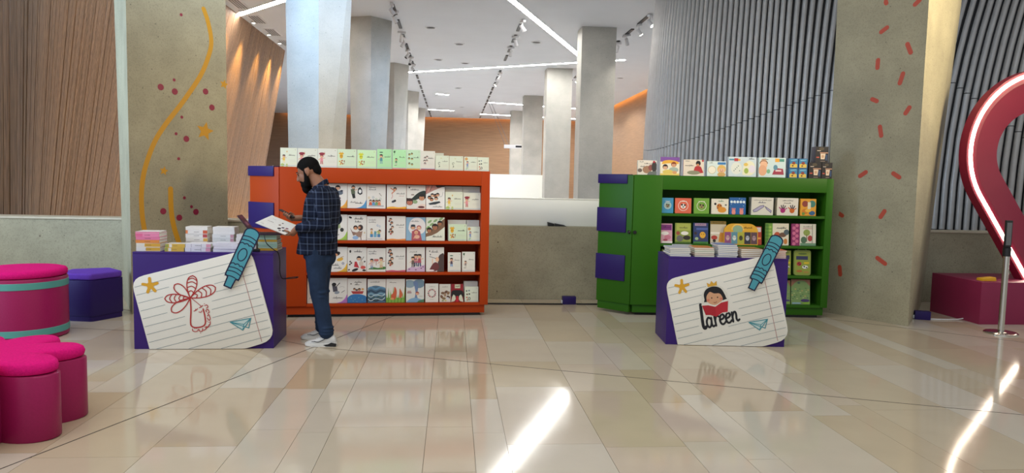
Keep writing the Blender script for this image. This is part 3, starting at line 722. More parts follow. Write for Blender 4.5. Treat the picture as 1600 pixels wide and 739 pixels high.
def crayon(name, label, desk_, dx):
    root = thing(name, label, 'cutout', tuple(desk_.location), desk_.rotation_euler.z)
    P0 = Vector((.812, .566)); P1 = Vector((1.042, 1.075)); e = (P1 - P0).normalized(); n = Vector((-e.y, e.x)); Ln = (P1 - P0).length
    def Q(t, s): q = P0 + e * t + n * s; return (q.x + dx, q.y)
    W2 = .063
    outl = [Q(0, -.032), Q(.085, -.036), Q(.10, -W2)] + [Q(Ln - .035, -W2)] + [Q(Ln - .035 + .042 * math.sin(R(k)), -W2 * math.cos(R(k))) for k in range(30, 180, 30)] + [Q(Ln - .035, W2), Q(.10, W2), Q(.085, .036), Q(0, .032)]
    MB().prism(outl, -.050, -.030, 'xz').build('board', 'paper_board', root, bev=.001)
    MB().prism([Q(.16, -.04), Q(.34, -.04), Q(.34, .04), Q(.16, .04)], -.0302, -.0226, 'xz').build('spacer', 'paper_board', root)
    a = Art(clamp=False)
    a.poly(outl, '4d9fae')
    a.stroke(outl, .012, '10163a', closed=True)
    def band(t, wavy=False):
        m = []
        for k in range(33):
            s = -W2 + 2 * W2 * k / 32; b = .016 * math.sin(PI * k / 32)
            m.append(Q(t + b * .8 + (.012 * abs(math.sin(k * PI / 32 * 3)) - .006 if wavy else 0), s))
        a.stroke(m, .009, '10163a')
    for t in (.135, .17): band(t)
    band(.205, True)
    for t in (Ln - .085, Ln - .12): band(t)
    band(Ln - .155, True); band(.088)
    cxy = Q(.315, 0); a.arc(cxy[0], cxy[1], .036, .058, .009, '10163a', rot=math.degrees(math.atan2(e.y, e.x)) - 90)
    a.build('crayon_print', root, 0, 0, y=-.0506)
crayon('crayon_cutout', 'flat teal crayon cutout on the left desk with the tree drawing', dl, 0)
crayon('crayon_cutout', 'flat teal crayon cutout on the right desk with the girl logo', dr, -.02)

# ---- stools and ottomans
rs = thing('round_ottoman', 'round magenta ottoman with two teal stripes and hot pink felt cushion', 'ottoman', (-4.03, 7.0, 0))
MB().lathe([(.355, 0), (.37, .012), (.37, .555), (.36, .57), (.1, .57)], 56).build('body', 'pink_body', rs, smooth=True)
for z in (.045, .475): MB().lathe([(.3705, z), (.374, z + .003), (.374, z + .06), (.3705, z + .063)], 56).build('teal_stripe', 'teal_band', rs, smooth=True)
MB().lathe([(.1, .572), (.345, .572), (.366, .585), (.37, .615), (.358, .637), (.33, .645), (.05, .65)], 56).build('cushion', 'pink_felt', rs, smooth=True, ang=70)
def flower(r0, n=128):
    out = []
    for k in range(n):
        t = 2 * PI * k / n; r = r0 * (.60 + .40 * abs(math.cos(4 * (t - R(27)))) ** .75); out.append((r * math.cos(t), r * math.sin(t)))
    return out
fs_ = thing('flower_ottoman', 'flower-shaped magenta ottoman with hot pink felt cushion in the left foreground', 'ottoman', (-2.84, 4.42, 0))
MB().loft([[(x, y, z) for x, y in flower(r)] for r, z in ((.575, 0), (.585, .01), (.585, .375), (.575, .385))]).build('body', 'pink_body', fs_, smooth=True, ang=50)
MB().loft([[(x, y, z) for x, y in flower(r)] for r, z in ((.55, .387), (.57, .395), (.578, .42), (.568, .445), (.545, .458), (.35, .464), (.1, .466))]).build('cushion', 'pink_felt', fs_, smooth=True, ang=75)
def penta(inset=0):
    p = Vector((-3.713, 7.623)); pts = []
    for k in range(5):
        pts.append(p.copy()); an = R(61.8 + 72 * k); p = p + Vector((math.cos(an), math.sin(an))) * .37
    c = sum(pts, Vector((0, 0))) / 5
    return [(c + (q - c) * (1 - inset)) for q in pts], c
pp, pc = penta()
bs = thing('pentagon_stool', 'dark blue five-sided stool with purple felt cushion beside the concrete column', 'stool', (pc.x, pc.y, 0))
def pl(ins): return round_poly([tuple(q - pc) for q in penta(ins)[0]], [.03] * 5, 3)
MB().prism(pl(.03), .0, .055, 'xy').build('base', 'violet_blue', bs)
MB().prism(pl(0), .055, .43, 'xy').build('body', 'violet_blue', bs, bev=.004)
MB().prism(pl(.02), .432, .50, 'xy').build('cushion', 'purple_felt', bs, bev=.02, seg=3)

# ---- crimson light portal, plinth, barrier post
DROP_C = (7.02, 2.02)
def drop(r, n=72, tip=1.78):
    # inverted teardrop: circle above, straight flanks running down to a point
    out = []; a0 = math.asin(1 / tip)     # half opening at the tip
    s = PI + a0 - PI / 2 * 0
    st_, en = -a0 - 0.0, PI + a0
    k0, k1 = -a0, PI + a0
    for k in range(n + 1):
        t = k0 + (k1 - k0) * k / n; out.append((r * math.cos(t), r * math.sin(t)))
    lx, lz = out[-1]; m = 14
    for k in range(1, m): f = k / m; out.append((lx * (1 - f), lz * (1 - f) + -r * tip * f))
    out.append((0, -r * tip)); rx, rz_ = out[0]
    for k in range(1, m): f = k / m; out.append((rx * f, -r * tip * (1 - f) + rz_ * f))
    return out
po = thing('light_portal', 'large crimson drop-shaped portal ring edged with a glowing white light line', 'light portal', (DROP_C[0], 7.95, 0))
def ringmesh(prof, nm, mm):
    # prof: list of (radius, y) forming a closed section, swept along the drop outline
    rings = []
    secs = [drop(r) for r, _ in prof]
    mb = MB(); n = len(secs[0]); k = len(prof)
    vs = [(secs[j][i][0], prof[j][1], secs[j][i][1] + DROP_C[1]) for i in range(n) for j in range(k)]
    fs = [(i * k + j, i * k + (j + 1) % k, ((i + 1) % n) * k + (j + 1) % k, ((i + 1) % n) * k + j) for i in range(n) for j in range(k)]
    mb.add(vs, fs); return mb.build(nm, mm, po, smooth=True, ang=35)
ringmesh([(.995, .0), (.995, .13), (.92, .13), (.92, .0)], 'outer_ring', 'crimson')
ringmesh([(.965, -.008), (.965, .002), (.925, .002), (.925, -.008)], 'light_line', 'led_warm')
ringmesh([(.92, .0), (.92, .13), (.51, .17), (.51, .13), (.87, .03), (.87, .0)], 'inner_flange', 'crimson')
pt_ = MB().box(6.13 - DROP_C[0], 8.03 - DROP_C[0], -.26, .6, 0, .495).build('plinth', 'crimson_plinth', po, bev=.004); pt_['label'] = 'low crimson plinth carrying the ring'
yb = thing('yellow_block', 'small yellow wedge on top of the crimson plinth', 'block', (6.28, 7.80, .495))
MB().prism([(-.06, 0), (.12, 0), (.11, .045), (-.05, .03)], 0, .1, 'xz').build('wedge', 'yellow', yb, bev=.004)
sp_ = thing('barrier_post', 'chrome barrier post with black belt head in front of the crimson portal', 'barrier post', (6.0, 7.2, 0))
MB().lathe([(.165, 0), (.165, .012), (.15, .022), (.06, .03), (.03, .034)], 40).build('base', 'chrome', sp_, smooth=True)
MB().tube([(0, 0, .03), (0, 0, .85)], .031, 24).build('post', 'chrome', sp_, smooth=True)
MB().tube([(0, 0, .85), (0, 0, .94)], .04, 20).build('belt_head', 'black_metal', sp_, smooth=True, ang=50)
sg = MB().box(-.038, .038, -.012, .012, .94, 1.24).build('sign_holder', 'black_metal', sp_, bev=.004)
MB().box(-.028, .028, -.0135, -.012, .97, 1.215).build('display', 'grey_metal', sg)
# ---- power boxes and cables by the wall
for nm, loc, lb, rz in (('power_box', (1.50, 8.85, 0), 'small purple power box on the floor between the bookcases', 0), ('power_box', (5.62, 7.95, 0), 'small purple power box at the foot of the dash-painted column', R(-20))):
    root = thing(nm, lb, 'power box', loc, rz)
    MB().box(-.085, .085, 0, .10, 0, .10).build('body', 'violet_blue', root, bev=.005)
    MB().box(-.10, -.086, .02, .08, .01, .05).build('socket', 'white_metal', root, bev=.002)
c1 = thing('floor_cable', 'dark flat cable cover across the floor from orange bookcase to power box', 'cable', (.3, 8.83, 0))
MB().box(0, 1.11, 0, .045, 0, .014).build('cover', 'cable_black', c1, bev=.004)
c2 = thing('floor_cable', 'dark flat cable cover from power box to the green bookcase', 'cable', (1.59, 8.84, 0))
MB().box(0, .75, 0, .045, 0, .014).build('cover', 'cable_black', c2, bev=.004)
c3 = thing('white_cable', 'white cable on the floor from power box to the crimson plinth', 'cable', (5.7, 7.97, 0))
MB().tube([(0, 0, .008), (.1, -.02, .008), (.2, -.03, .008), (.35, -.02, .008), (.43, -.02, .02)], .007, 8).build('cord', 'cable_white', c3, smooth=True)
# ================================================================== BOOKS
ORD = ['first', 'second', 'third', 'fourth', 'fifth', 'sixth', 'seventh', 'eighth', 'ninth', 'tenth', 'eleventh', 'twelfth', 'thirteenth']
def in_case(loc, rz, x, y, z):
    c, s = math.cos(rz), math.sin(rz); return (loc[0] + x * c - y * s, loc[1] + x * s + y * c, z)
def book(label, w, h, t, art, loc, rz, tilt=0.0, cover='e8e4d8', spine=None, group=None, name='picture_book', cat='book', spine_left=False):
    """a book standing on its bottom edge: local x across the cover, y through its thickness, z up"""
    root = thing(name, label, cat, (loc[0], loc[1], loc[2] + t * math.sin(tilt) + .0003), rz, group, rx=-tilt)
    c = .0016; sx = -w / 2 if spine_left else w / 2 - c
    mb = MB(); mb.box(-w / 2, w / 2, 0, c, 0, h); mb.box(-w / 2, w / 2, t - c, t, 0, h); mb.box(sx, sx + c, c, t - c, 0, h, 1)
    colored(mb, 'cover', root, [cover, spine or cover])
    MB().box(-w / 2 + .003, w / 2 - .003, c, t - c, .003, h - .003).build('pages', 'pages', root)
    if art: art.build('cover_print', root, -w / 2, 0)
    return root
SK = ['d9a380', 'c78a63', 'e2b390', 'a86f4c']
def kid(a, cx, cy, s, shirt, hair='2a1c18', pants='40506a', skin='d9a380', arms=True):
    k = a.w / a.h
    a.stroke([(cx - .03 * s, cy - .02 * s * k), (cx - .04 * s, cy - .2 * s * k)], .05 * s, pants); a.stroke([(cx + .03 * s, cy - .02 * s * k), (cx + .05 * s, cy - .2 * s * k)], .05 * s, pants)
    a.poly([(cx - .08 * s, cy - .06 * s * k), (cx + .08 * s, cy - .06 * s * k), (cx + .06 * s, cy + .13 * s * k), (cx - .06 * s, cy + .13 * s * k)], shirt)
    if arms: a.stroke([(cx - .06 * s, cy + .1 * s * k), (cx - .15 * s, cy + .02 * s * k)], .035 * s, skin); a.stroke([(cx + .06 * s, cy + .1 * s * k), (cx + .16 * s, cy + .12 * s * k)], .035 * s, skin)
    a.ell(cx, cy + .22 * s * k, .09 * s, .09 * s, hair); a.ell(cx - .01 * s, cy + .20 * s * k, .075 * s, .07 * s, skin)
    a.ell(cx, cy + .28 * s * k, .088 * s, .04 * s, hair)
def head(a, cx, cy, r, skin, hair, hood=None):
    k = a.w / a.h
    a.ell(cx, cy + r * .15 * k, r * 1.15, r * 1.15, hood or hair); a.ell(cx, cy - r * .12 * k, r * .85, r * .85, skin)
    if not hood: a.ell(cx, cy + r * .7 * k, r * .95, r * .4, hair)
    a.ell(cx - r * .3, cy - r * .05 * k, r * .09, r * .09, '1a1210', n=6); a.ell(cx + r * .3, cy - r * .05 * k, r * .09, r * .09, '1a1210', n=6)
    a.arc(cx, cy - r * .25 * k, r * .35, r * .22, r * .1, '7a2f28', 200, 340, n=6)
def A_(w, h, bg): return Art(w, h).rect(0, 0, 1, 1, bg)
def foot_lines(a, c1='c9c4b4', c2='a9b7c0'):
    a.rect(.02, .05, .98, .075, c2); a.stroke([(.52, .36), (.9, .36)], .012, c1); a.stroke([(.55, .29), (.92, .29)], .012, c1)
# --- designs of the small square series (figure left, title right)
def sq(w, h, kind):
    bg = {'girl_yellow': 'd9dcc4', 'girl_hat': 'd8d6c4', 'girl_hat2': 'd8d6c6', 'giraffe': 'c9d9b8', 'giraffe2': 'c4e0b0', 'boy_green': 'a8d8a0', 'boy_read': 'acdca4', 'faces': 'bcd8b4', 'ring': 'd6d2c4', 'small1': 'd0d6c0', 'small2': 'd0d6c0', 'robot': 'd2d8c4', 'things': 'd4dac6', 'boy_white': 'dcd8ca', 'read_white': 'dedacd'}[kind]
    a = A_(w, h, bg); k = w / h
    if kind == 'girl_yellow': kid(a, .22, .38, .95, 'e2b84a', '3a2620', 'e0d090'); a.ell(.14, .08, .12, .1, 'a8bf5a'); a.ell(.4, .06, .06, .12, 'b4c468'); a.ell(.4, .8, .03, .05, 'd2a23c')
    elif kind.startswith('girl_hat'): kid(a, .2, .38, 1.0, 'd98a90', '7a2432', 'b05050'); a.ell(.22, .72, .16, .07, '8c2a38'); a.stroke([(.33, .62), (.36, .82)], .02, 'c98a60')
    elif kind.startswith('giraffe'):
        g = 'd8a428' if kind == 'giraffe' else 'c8c832'
        a.ell(.2, .62, .09, .13, g); a.ell(.2, .76, .14, .05, g); a.stroke([(.14, .85), (.16, .76)], .025, g); a.stroke([(.27, .85), (.24, .76)], .025, g); a.ell(.17, .63, .02, .02, '3a2a18'); a.ell(.24, .63, .02, .02, '3a2a18')
        for x, y in ((.12, .34), (.2, .28), (.24, .38), (.16, .2), (.27, .22)): a.ell(x, y, .05, .04, 'b0642c' if (x > .18) else g, 40)
        a.ell(.36, .36, .03, .05, '8a5a3a'); a.stroke([(.34, .2), (.38, .3)], .02, '8a6a4a')
    elif kind in ('boy_green', 'boy_white'): kid(a, .28, .45, 1.25, '4f8a90' if kind == 'boy_green' else '5a4a58', '2a201a', '7aa0a0' if kind == 'boy_green' else '4a80b8'); a.ell(.28, .83, .13, .04, '3f6a50')
    elif kind in ('boy_read', 'read_white'): a.ell(.14, .88, .06, .09, '3a5a3a'); a.stroke([(.1, .7), (.24, .95)], .02, '6a8a6a'); kid(a, .27, .36, .9, '4a8a5a' if kind == 'boy_read' else '8a7a76', '1f1a18', 'b8b0a0'); a.rect(.14, .18, .32, .2, '54483c')
    elif kind == 'faces':
        for x, y in ((.2, .76), (.38, .8), (.18, .56), (.4, .54), (.2, .3), (.4, .26)): a.ell(x, y, .08, .085, '2c3a30'); a.ell(x, y - .02, .05, .05, 'c9b060')
    elif kind == 'ring':
        for x, y in ((.3, .62), (.44, .68), (.26, .46), (.42, .48), (.3, .32)): head(a, x, y, .07, 'e0c8b8', '2a2220')
    elif kind.startswith('small'): a.arc(.28, .46, .07, .08, .03, '3a4038', 30, 300); a.ell(.3, .26, .03, .05, '30382e'); a.stroke([(.24, .16), (.28, .34)], .015, '6a7060'); a.ell(.42, .82, .06, .03, 'c8c088')
    elif kind == 'robot': a.ell(.16, .84, .12, .12, 'c99a5c'); kid(a, .24, .42, .9, '7a8ab0', '5a4a60', '6a7aa8'); a.arc(.22, .14, .06, .07, .03, '3a9a6a', 0, 250)
    elif kind == 'things':
        for x, y, c in ((.14, .72, '4a5a48'), (.32, .74, '6a7a88'), (.18, .5, '5a3a38'), (.34, .52, '1f2a22'), (.16, .3, 'c46a50'), (.2, .14, 'b8806a')): a.ell(x, y, .06, .06, c, 30)
        a.arc(.34, .22, .07, .09, .04, '20201e', 0, 360)
    a.script(.7, .60, .38, .07, '2c2a28', len(kind) * 7 + ord(kind[-1])); foot_lines(a)
    a.ell(.9, .9, .02, .02, '8a5a50', n=6)
    if kind in ('faces', 'boy_read'): a.rect(0, 0, 1, .05, 'd8a83c' if kind == 'faces' else 'd0907a')
    if kind == 'ring': a.rect(0, 0, 1, .05, 'a85a60')
    return a
# --- designs of the tall picture books
def tall(w, h, kind):
    a = A_(w, h, 'dcd6cc'); k = w / h
    T = '2a2624'
    if kind in ('swoop_orange', 'swoop_blue', 'swoop_green', 'swoop_yellow', 'swoop_purple'):
        c = {'orange': 'e09a2e', 'blue': '4a90c0', 'green': '9ac048', 'yellow': 'e2b030', 'purple': 'b06ab8'}[kind[6:]]
        a.poly(smooth_path([(.45, 0), (.7, .06), (.88, .18), (1, .34), (1, 0), (.45, 0)], 4)[:-1], c); a.poly(smooth_path([(.62, 0), (.8, .05), (.92, .13), (1, .24), (1, 0), (.62, 0)], 4)[:-1], tuple(min(1, q * .8 + .1) for q in [int(c[i:i + 2], 16) / 255 for i in (0, 2, 4)]))
        if kind == 'swoop_blue':
            a.poly([(.2, .62), (.38, .62), (.42, .42), (.28, .40)], '20221f'); a.poly([(.16, .78), (.38, .82), (.4, .6), (.2, .58)], '5a6248'); head(a, .3, .86, .09, SK[0], '2a2220'); a.stroke([(.36, .74), (.5, .78)], .035, SK[0])
            a.poly([(.52, .62), (.56, .82), (.66, .88), (.76, .78), (.78, .6), (.66, .55)], '1d2026'); a.ell(.66, .7, .075, .11, 'e8e6e0'); a.script(.3, .24, .3, .06, T, 4); a.script(.6, .2, .38, .07, T, 9)
        elif kind == 'swoop_orange': head(a, .5, .82, .12, SK[0], '15120f'); a.ell(.58, .62, .2, .12, '5a6470'); a.ell(.7, .7, .08, .05, '2a3040'); a.stroke([(.4, .56), (.35, .4)], .05, SK[0]); a.ell(.55, .4, .12, .08, '8a7a84'); a.stroke([(.6, .24), (.66, .3)], .04, T); a.script(.35, .2, .4, .07, T, 3)
        elif kind == 'swoop_green': head(a, .5, .8, .13, SK[0], '1c1614'); a.poly([(.3, .55), (.6, .68), (.66, .48), (.4, .42)], '9aa87a'); a.ell(.72, .4, .1, .11, '33332c'); a.stroke([(.4, .44), (.3, .3)], .05, SK[2]); a.script(.35, .2, .42, .08, T, 12); a.ell(.56, .22, .02, .02, T)
        elif kind == 'swoop_yellow': a.ell(.42, .72, .22, .12, '241c18', 20); a.ell(.38, .68, .13, .08, SK[1]); a.ell(.62, .5, .18, .09, 'dca840', 15); a.stroke([(.66, .58), (.8, .62)], .03, 'a87830'); a.script(.35, .26, .42, .08, T, 21); a.script(.5, .14, .4, .08, T, 22); a.arc(.78, .34, .05, .05, .03, '4a5a88')
        else: a.poly([(.2, .7), (.46, .66), (.5, .48), (.26, .44)], '4a4650'); a.ell(.3, .74, .12, .1, '1c1818'); a.stroke([(.4, .64), (.6, .8)], .04, '2a2a2a'); a.ell(.46, .42, .14, .08, '8a9098', 10); a.arc(.72, .6, .14, .08, .012, '8a8078', 20, 160); a.stroke([(.7, .42), (.86, .5)], .025, T); a.script(.5, .2, .5, .08, T, 31)
    elif kind == 'party':
        a.script(.3, .86, .35, .06, T, 5, 2); a.rect(.08, .08, .9, .12, '9aa0a8')
        for x, c in ((.2, 'c85a40'), (.36, '5a8ab0'), (.52, '6a9a6a'), (.66, 'd07a50')): a.poly([(x - .09, .13), (x + .09, .13), (x + .06, .26), (x - .06, .26)], c); head(a, x, .3, .065, SK[int(x * 10) % 4], '2a1c18')
        for x, y, c in ((.12, .44, 'd0a850'), (.34, .46, '7a98a8'), (.5, .38, '8ab08a'), (.72, .4, 'a0a8a0')): a.arc(x, y, .045, .05, .018, c)
        a.stroke([(.66, .62), (.7, .6)], .03, '3a3430'); a.stroke([(.72, .58), (.78, .52)], .02, '3a3430')
    elif kind == 'play':
        a.script(.3, .84, .38, .06, '6a6460', 6, 2); a.rect(.05, .05, .85, .075, 'b0a8a0')
        for x, y, c, b in ((.26, .3, 'c8a060', '4a80a8'), (.46, .28, '5a90a0', '6aa0b8'), (.66, .28, 'a0b070', '4a78a0')): a.rect(x - .08, .13, x + .08, .26, b); a.poly([(x - .07, .26), (x + .07, .26), (x + .05, .38), (x - .05, .38)], c)
        head(a, .26, .44, .06, SK[2], '5a3a20'); head(a, .7, .38, .07, SK[0], '1c1614'); a.stroke([(.54, .34), (.66, .4)], .05, 'a8b050'); a.arc(.58, .62, .04, .05, .02, '90a8c0'); a.arc(.7, .58, .04, .05, .02, 'a0b0c8')
    elif kind in ('flying', 'flying2', 'cards'):
        a.script(.7, .62, .42, .055, '3a3634', 8); a.script(.75, .53, .26, .03, 'b05a50' if kind == 'flying' else '6a6460', 9); a.stroke([(.55, .4), (.9, .4)], .01, 'c8c2b8'); a.stroke([(.6, .33), (.92, .33)], .01, 'c8c2b8')
        if kind == 'flying':
            head(a, .42, .82, .08, SK[0], '1c1614'); a.stroke([(.2, .86), (.4, .74), (.26, .64)], .05, 'c87a58'); a.stroke([(.26, .64), (.3, .52), (.24, .42)], .02, 'c06058'); a.ell(.34, .3, .1, .06, '3c3a44', 20); a.ell(.42, .33, .06, .06, '201c1c')
            a.poly(smooth_path([(0, 0), (0, .05), (.3, .09), (.6, .06), (1, .09), (1, 0), (0, 0)], 4)[:-1], 'e8a838')
        else:
            for i, (x, y) in enumerate(((.2, .86), (.26, .72), (.3, .54), (.28, .34), (.2, .42))): head(a, x, y, .065 if kind == 'flying2' else .075, SK[i % 4], '221a1a'); a.ell(x - .07, y - .07, .05, .05, ['7a4a50', '4a4a58', '8a5a48', 'b05048', '5a5a50'][i])
            a.poly(smooth_path([(0, 0), (0, .04), (.3, .07), (.6, .05), (1, .07), (1, 0), (0, 0)], 4)[:-1], 'e08a40' if kind == 'flying2' else 'c85a70')
    elif kind == 'braid':
        a.script(.42, .8, .45, .06, T, 15); a.ell(.14, .9, .04, .05, '4a4a40'); a.rect(.24, .57, .4, .62, '8a7a70')
        a.poly(smooth_path([(0, .46), (.25, .44), (.45, .58), (.7, .72), (1, .76), (1, .46), (.8, .5), (.6, .42), (.4, .36), (.2, .40), (0, .34)], 4), '26302a')
        head(a, .8, .48, .16, SK[1], '241c18'); head(a, .16, .28, .17, 'b8705a', '3a1c16'); a.ell(.45, .3, .13, .1, '8aa078'); a.poly([(.05, 0), (.1, .12), (.35, .16), (.5, 0)], 'd8d4c8'); a.poly([(.5, 0), (.6, .14), (.8, .22), (1, .2), (1, 0)], 'e0c8b8'); a.ell(.78, .08, .18, .06, '5a2a2c')
    elif kind == 'boat_fly':
        a.rect(0, 0, 1, 1, 'e6e2da'); a.poly([(0, .62), (.4, .78), (1, .98), (1, 1), (0, 1)], 'b88a80'); a.poly([(.5, 1), (.6, .9), (1, .95), (1, 1)], '3a3430')
        for i in range(4): a.stroke([(.02 + .1 * i, .72 + .03 * i), (.14 + .1 * i, .98)], .04, ['c86a60', 'd8a088', '8a5a50', 'c87a70'][i])
        for i, (x, y) in enumerate(((.18, .48), (.34, .58), (.5, .56), (.62, .6), (.3, .4), (.54, .44))): head(a, x, y, .09, SK[(i + 1) % 4], '201816')
        a.poly([(.12, .24), (.4, .3), (.72, .34), (.78, .28), (.5, .2), (.2, .18)], '30363c'); a.stroke(smooth_path([(.7, .52), (.86, .56), (.9, .72)], 4), .012, '4a4a4a'); a.script(.62, .1, .5, .05, T, 17)
    elif kind == 'dance':
        a.ell(.14, .9, .09, .05, '1c1a1a', -20); a.script(.58, .84, .45, .09, T, 41); a.script(.55, .72, .3, .08, T, 42)
        a.poly([(.12, .5), (.26, .34), (.5, .3), (.66, .4), (.6, .26), (.3, .18)], '8a6a5a'); a.ell(.42, .5, .12, .12, '2a1c18'); a.ell(.42, .47, .08, .08, SK[1]); a.ell(.68, .5, .14, .16, '3a2a28'); a.ell(.62, .5, .07, .07, SK[1]); a.poly([(.4, .3), (.8, .36), (.72, .12), (.5, .12)], '9a7a68'); a.ell(.42, .1, .16, .1, '8aa8c8'); a.stroke([(.7, .14), (.72, .02)], .04, '7a5a4a'); a.ell(.9, .3, .04, .05, 'c8b088')
    elif kind == 'family':
        a.rect(0, 0, 1, 1, '88a8bc'); a.poly(smooth_path([(.12, .5), (.2, .8), (.4, .96), (.7, .97), (.95, .8), (1, .5), (.8, .3), (.3, .3), (.12, .5)], 4)[:-1], 'ded6d0'); a.script(.45, .82, .42, .05, T, 18)
        head(a, .36, .56, .11, SK[0], '2a3038'); a.ell(.36, .65, .12, .05, '2c3540'); head(a, .66, .54, .11, SK[2], 'a85a60', 'a85a60'); a.poly([(.28, 0), (.3, .4), (.5, .46), (.72, .4), (.82, 0)], 'a85058'); head(a, .52, .36, .12, SK[0], '8c3a44', '9c4450'); a.ell(.56, .16, .14, .1, 'd8a890'); a.stroke([(.4, .1), (.6, .22)], .05, SK[0])
    elif kind == 'leafkids':
        a.rect(0, 0, 1, 1, 'd8d8c4'); a.poly([(0, .3), (.2, .4), (.6, .7), (1, .96), (1, .6), (.6, .34), (.3, .22), (0, .16)], '7a5a40')
        for x, y in ((.1, .55), (.3, .7), (.5, .86), (.2, .82), (.8, .94)): a.ell(x, y, .13, .06, '8aa870', 35)
        head(a, .18, .44, .13, SK[3], '1c1410'); head(a, .48, .58, .15, SK[3], '2a1a12'); head(a, .74, .74, .12, SK[3], '16100e'); a.ell(.12, .6, .04, .04, '7ab060'); a.script(.6, .16, .5, .07, T, 19)
    elif kind == 'girl_red':
        a.script(.55, .82, .4, .09, T, 51); a.ell(.14, .84, .05, .08, T); a.poly([(.38, .42), (.48, .42), (.62, .16), (.34, .2)], 'b83038'); head(a, .6, .54, .11, SK[2], '181416'); a.stroke([(.7, .44), (.86, .62)], .025, '2a2624'); a.ell(.72, .34, .12, .14, 'c8b8a8'); a.ell(.82, .18, .14, .09, 'c85048'); a.ell(.4, .08, .18, .07, '1c1c20', 20); a.ell(.88, .06, .1, .05, '241c1a')
        for x, y in ((.14, .42), (.2, .36), (.12, .3), (.9, .42), (.08, .08)): a.ell(x, y, .05, .04, '4a3c3a', 30)
    elif kind == 'garden':
        a.script(.3, .84, .4, .06, '5a5654', 24, 2); a.poly(smooth_path([(.06, .1), (.3, .2), (.6, .16), (.94, .22), (.94, .1), (.06, .1)], 3)[:-1], '4a7a3a')
        kid(a, .26, .3, 1.0, 'c8b0b0', '1c1416', '7a90a8'); kid(a, .76, .34, 1.1, 'd8c8a0', '1c1416', 'c8a070'); a.stroke([(.5, .28), (.5, .52)], .025, 'a05048'); a.rect(.38, .44, .62, .54, 'c07068')
    elif kind == 'friends':
        a.script(.36, .8, .4, .05, '4a4440', 26); a.poly(smooth_path([(0, 0), (.05, .12), (.3, .2), (.6, .18), (1, .28), (1, 0), (0, 0)], 4)[:-1], 'c8a8c0')
        kid(a, .5, .42, 1.3, 'a85a70', '1a1214', '30405a'); kid(a, .7, .42, 1.3, 'b04a58', '241818', '2a3a66'); kid(a, .34, .36, 1.1, '6a5a50', '1a1414', '5a5050')
        for x, y in ((.14, .1), (.5, .08), (.8, .14), (.9, .2)): a.ell(x, y, .05, .03, '7a4a68')
    elif kind == 'flute':
        a.script(.48, .8, .36, .09, T, 28); a.ell(.2, .84, .03, .04, T); a.ell(.24, .7, .03, .04, T)
        a.poly(smooth_path([(.62, .14), (.66, .4), (.7, .62), (.82, .72), (1, .7), (1, 0), (.62, .0)], 4), '4a3834'); a.poly(smooth_path([(.2, .1), (.4, .34), (.6, .38), (.72, .2), (.6, .04), (.3, .02), (.2, .1)], 4)[:-1], '6a3030'); a.ell(.62, .5, .1, .14, SK[2]); a.stroke([(.2, .62), (.56, .54)], .03, '4a4a50'); a.stroke([(.36, .34), (.36, .52)], .05, SK[2]); a.ell(.3, .05, .16, .05, 'e0d0cc')
    elif kind == 'sea_boat':
        a.script(.55, .84, .36, .09, T, 33); a.script(.5, .74, .24, .07, T, 34); a.ell(.18, .78, .05, .03, '6a5a50'); a.poly(smooth_path([(0, 0), (0, .2), (.2, .33), (.5, .36), (.8, .33), (1, .24), (1, 0), (0, 0)], 4)[:-1], '2f70a8')
        a.poly([(.18, .48), (.86, .48), (.8, .37), (.28, .37)], 'a83a38'); head(a, .36, .56, .06, SK[1], '2a1c1a'); head(a, .62, .54, .07, SK[1], '1c1614'); a.ell(.48, .53, .07, .05, '4a3a3a'); a.ell(.8, .56, .07, .06, 'd0a060')
        for x, y in ((.2, .2), (.4, .14), (.6, .22), (.78, .12), (.5, .05), (.3, .08)): a.ell(x, y, .025, .012, '9ac0a0')
    elif kind == 'storm':
        a.script(.4, .86, .5, .05, '6a6460', 36); a.poly(smooth_path([(0, 0), (0, .5), (.2, .68), (.5, .72), (.8, .66), (1, .56), (1, 0), (0, 0)], 4)[:-1], '4a6a80')
        for y, c in ((.6, '5a88a8'), (.46, '2a4258'), (.34, '7aa0b0'), (.22, '3a5a5a'), (.1, '2c4048')): a.stroke(smooth_path([(.05, y), (.2, y + .05), (.45, y - .03), (.7, y + .05), (.95, y)], 4), .09, c)
        for y in (.3, .14): a.stroke(smooth_path([(.05, y), (.2, y - .06), (.45, y + .04), (.8, y - .02), (.95, y + .08)], 3), .035, 'c8d8da')
    elif kind == 'fox':
        a.script(.35, .84, .35, .05, '6a5a50', 37); a.rect(0, 0, 1, .2, '5a8a30')
        for i in range(12): x = .04 + i * .085; a.poly([(x - .06, 0), (x + .06, 0), (x + .03 * (i % 3 - 1), .35 + .06 * ((i * 5) % 7))], '6a9a38' if i % 2 else '86b048')
        a.poly(smooth_path([(.3, .12), (.26, .3), (.4, .44), (.44, .66), (.54, .56), (.56, .36), (.48, .14), (.3, .12)], 4)[:-1], 'c85a38'); a.poly(smooth_path([(.68, .2), (.7, .4), (.72, .58), (.8, .5), (.88, .34), (.8, .2), (.68, .2)], 4)[:-1], 'c8643c'); a.ell(.32, .16, .1, .06, 'd89a60')
    elif kind == 'tree_blue':
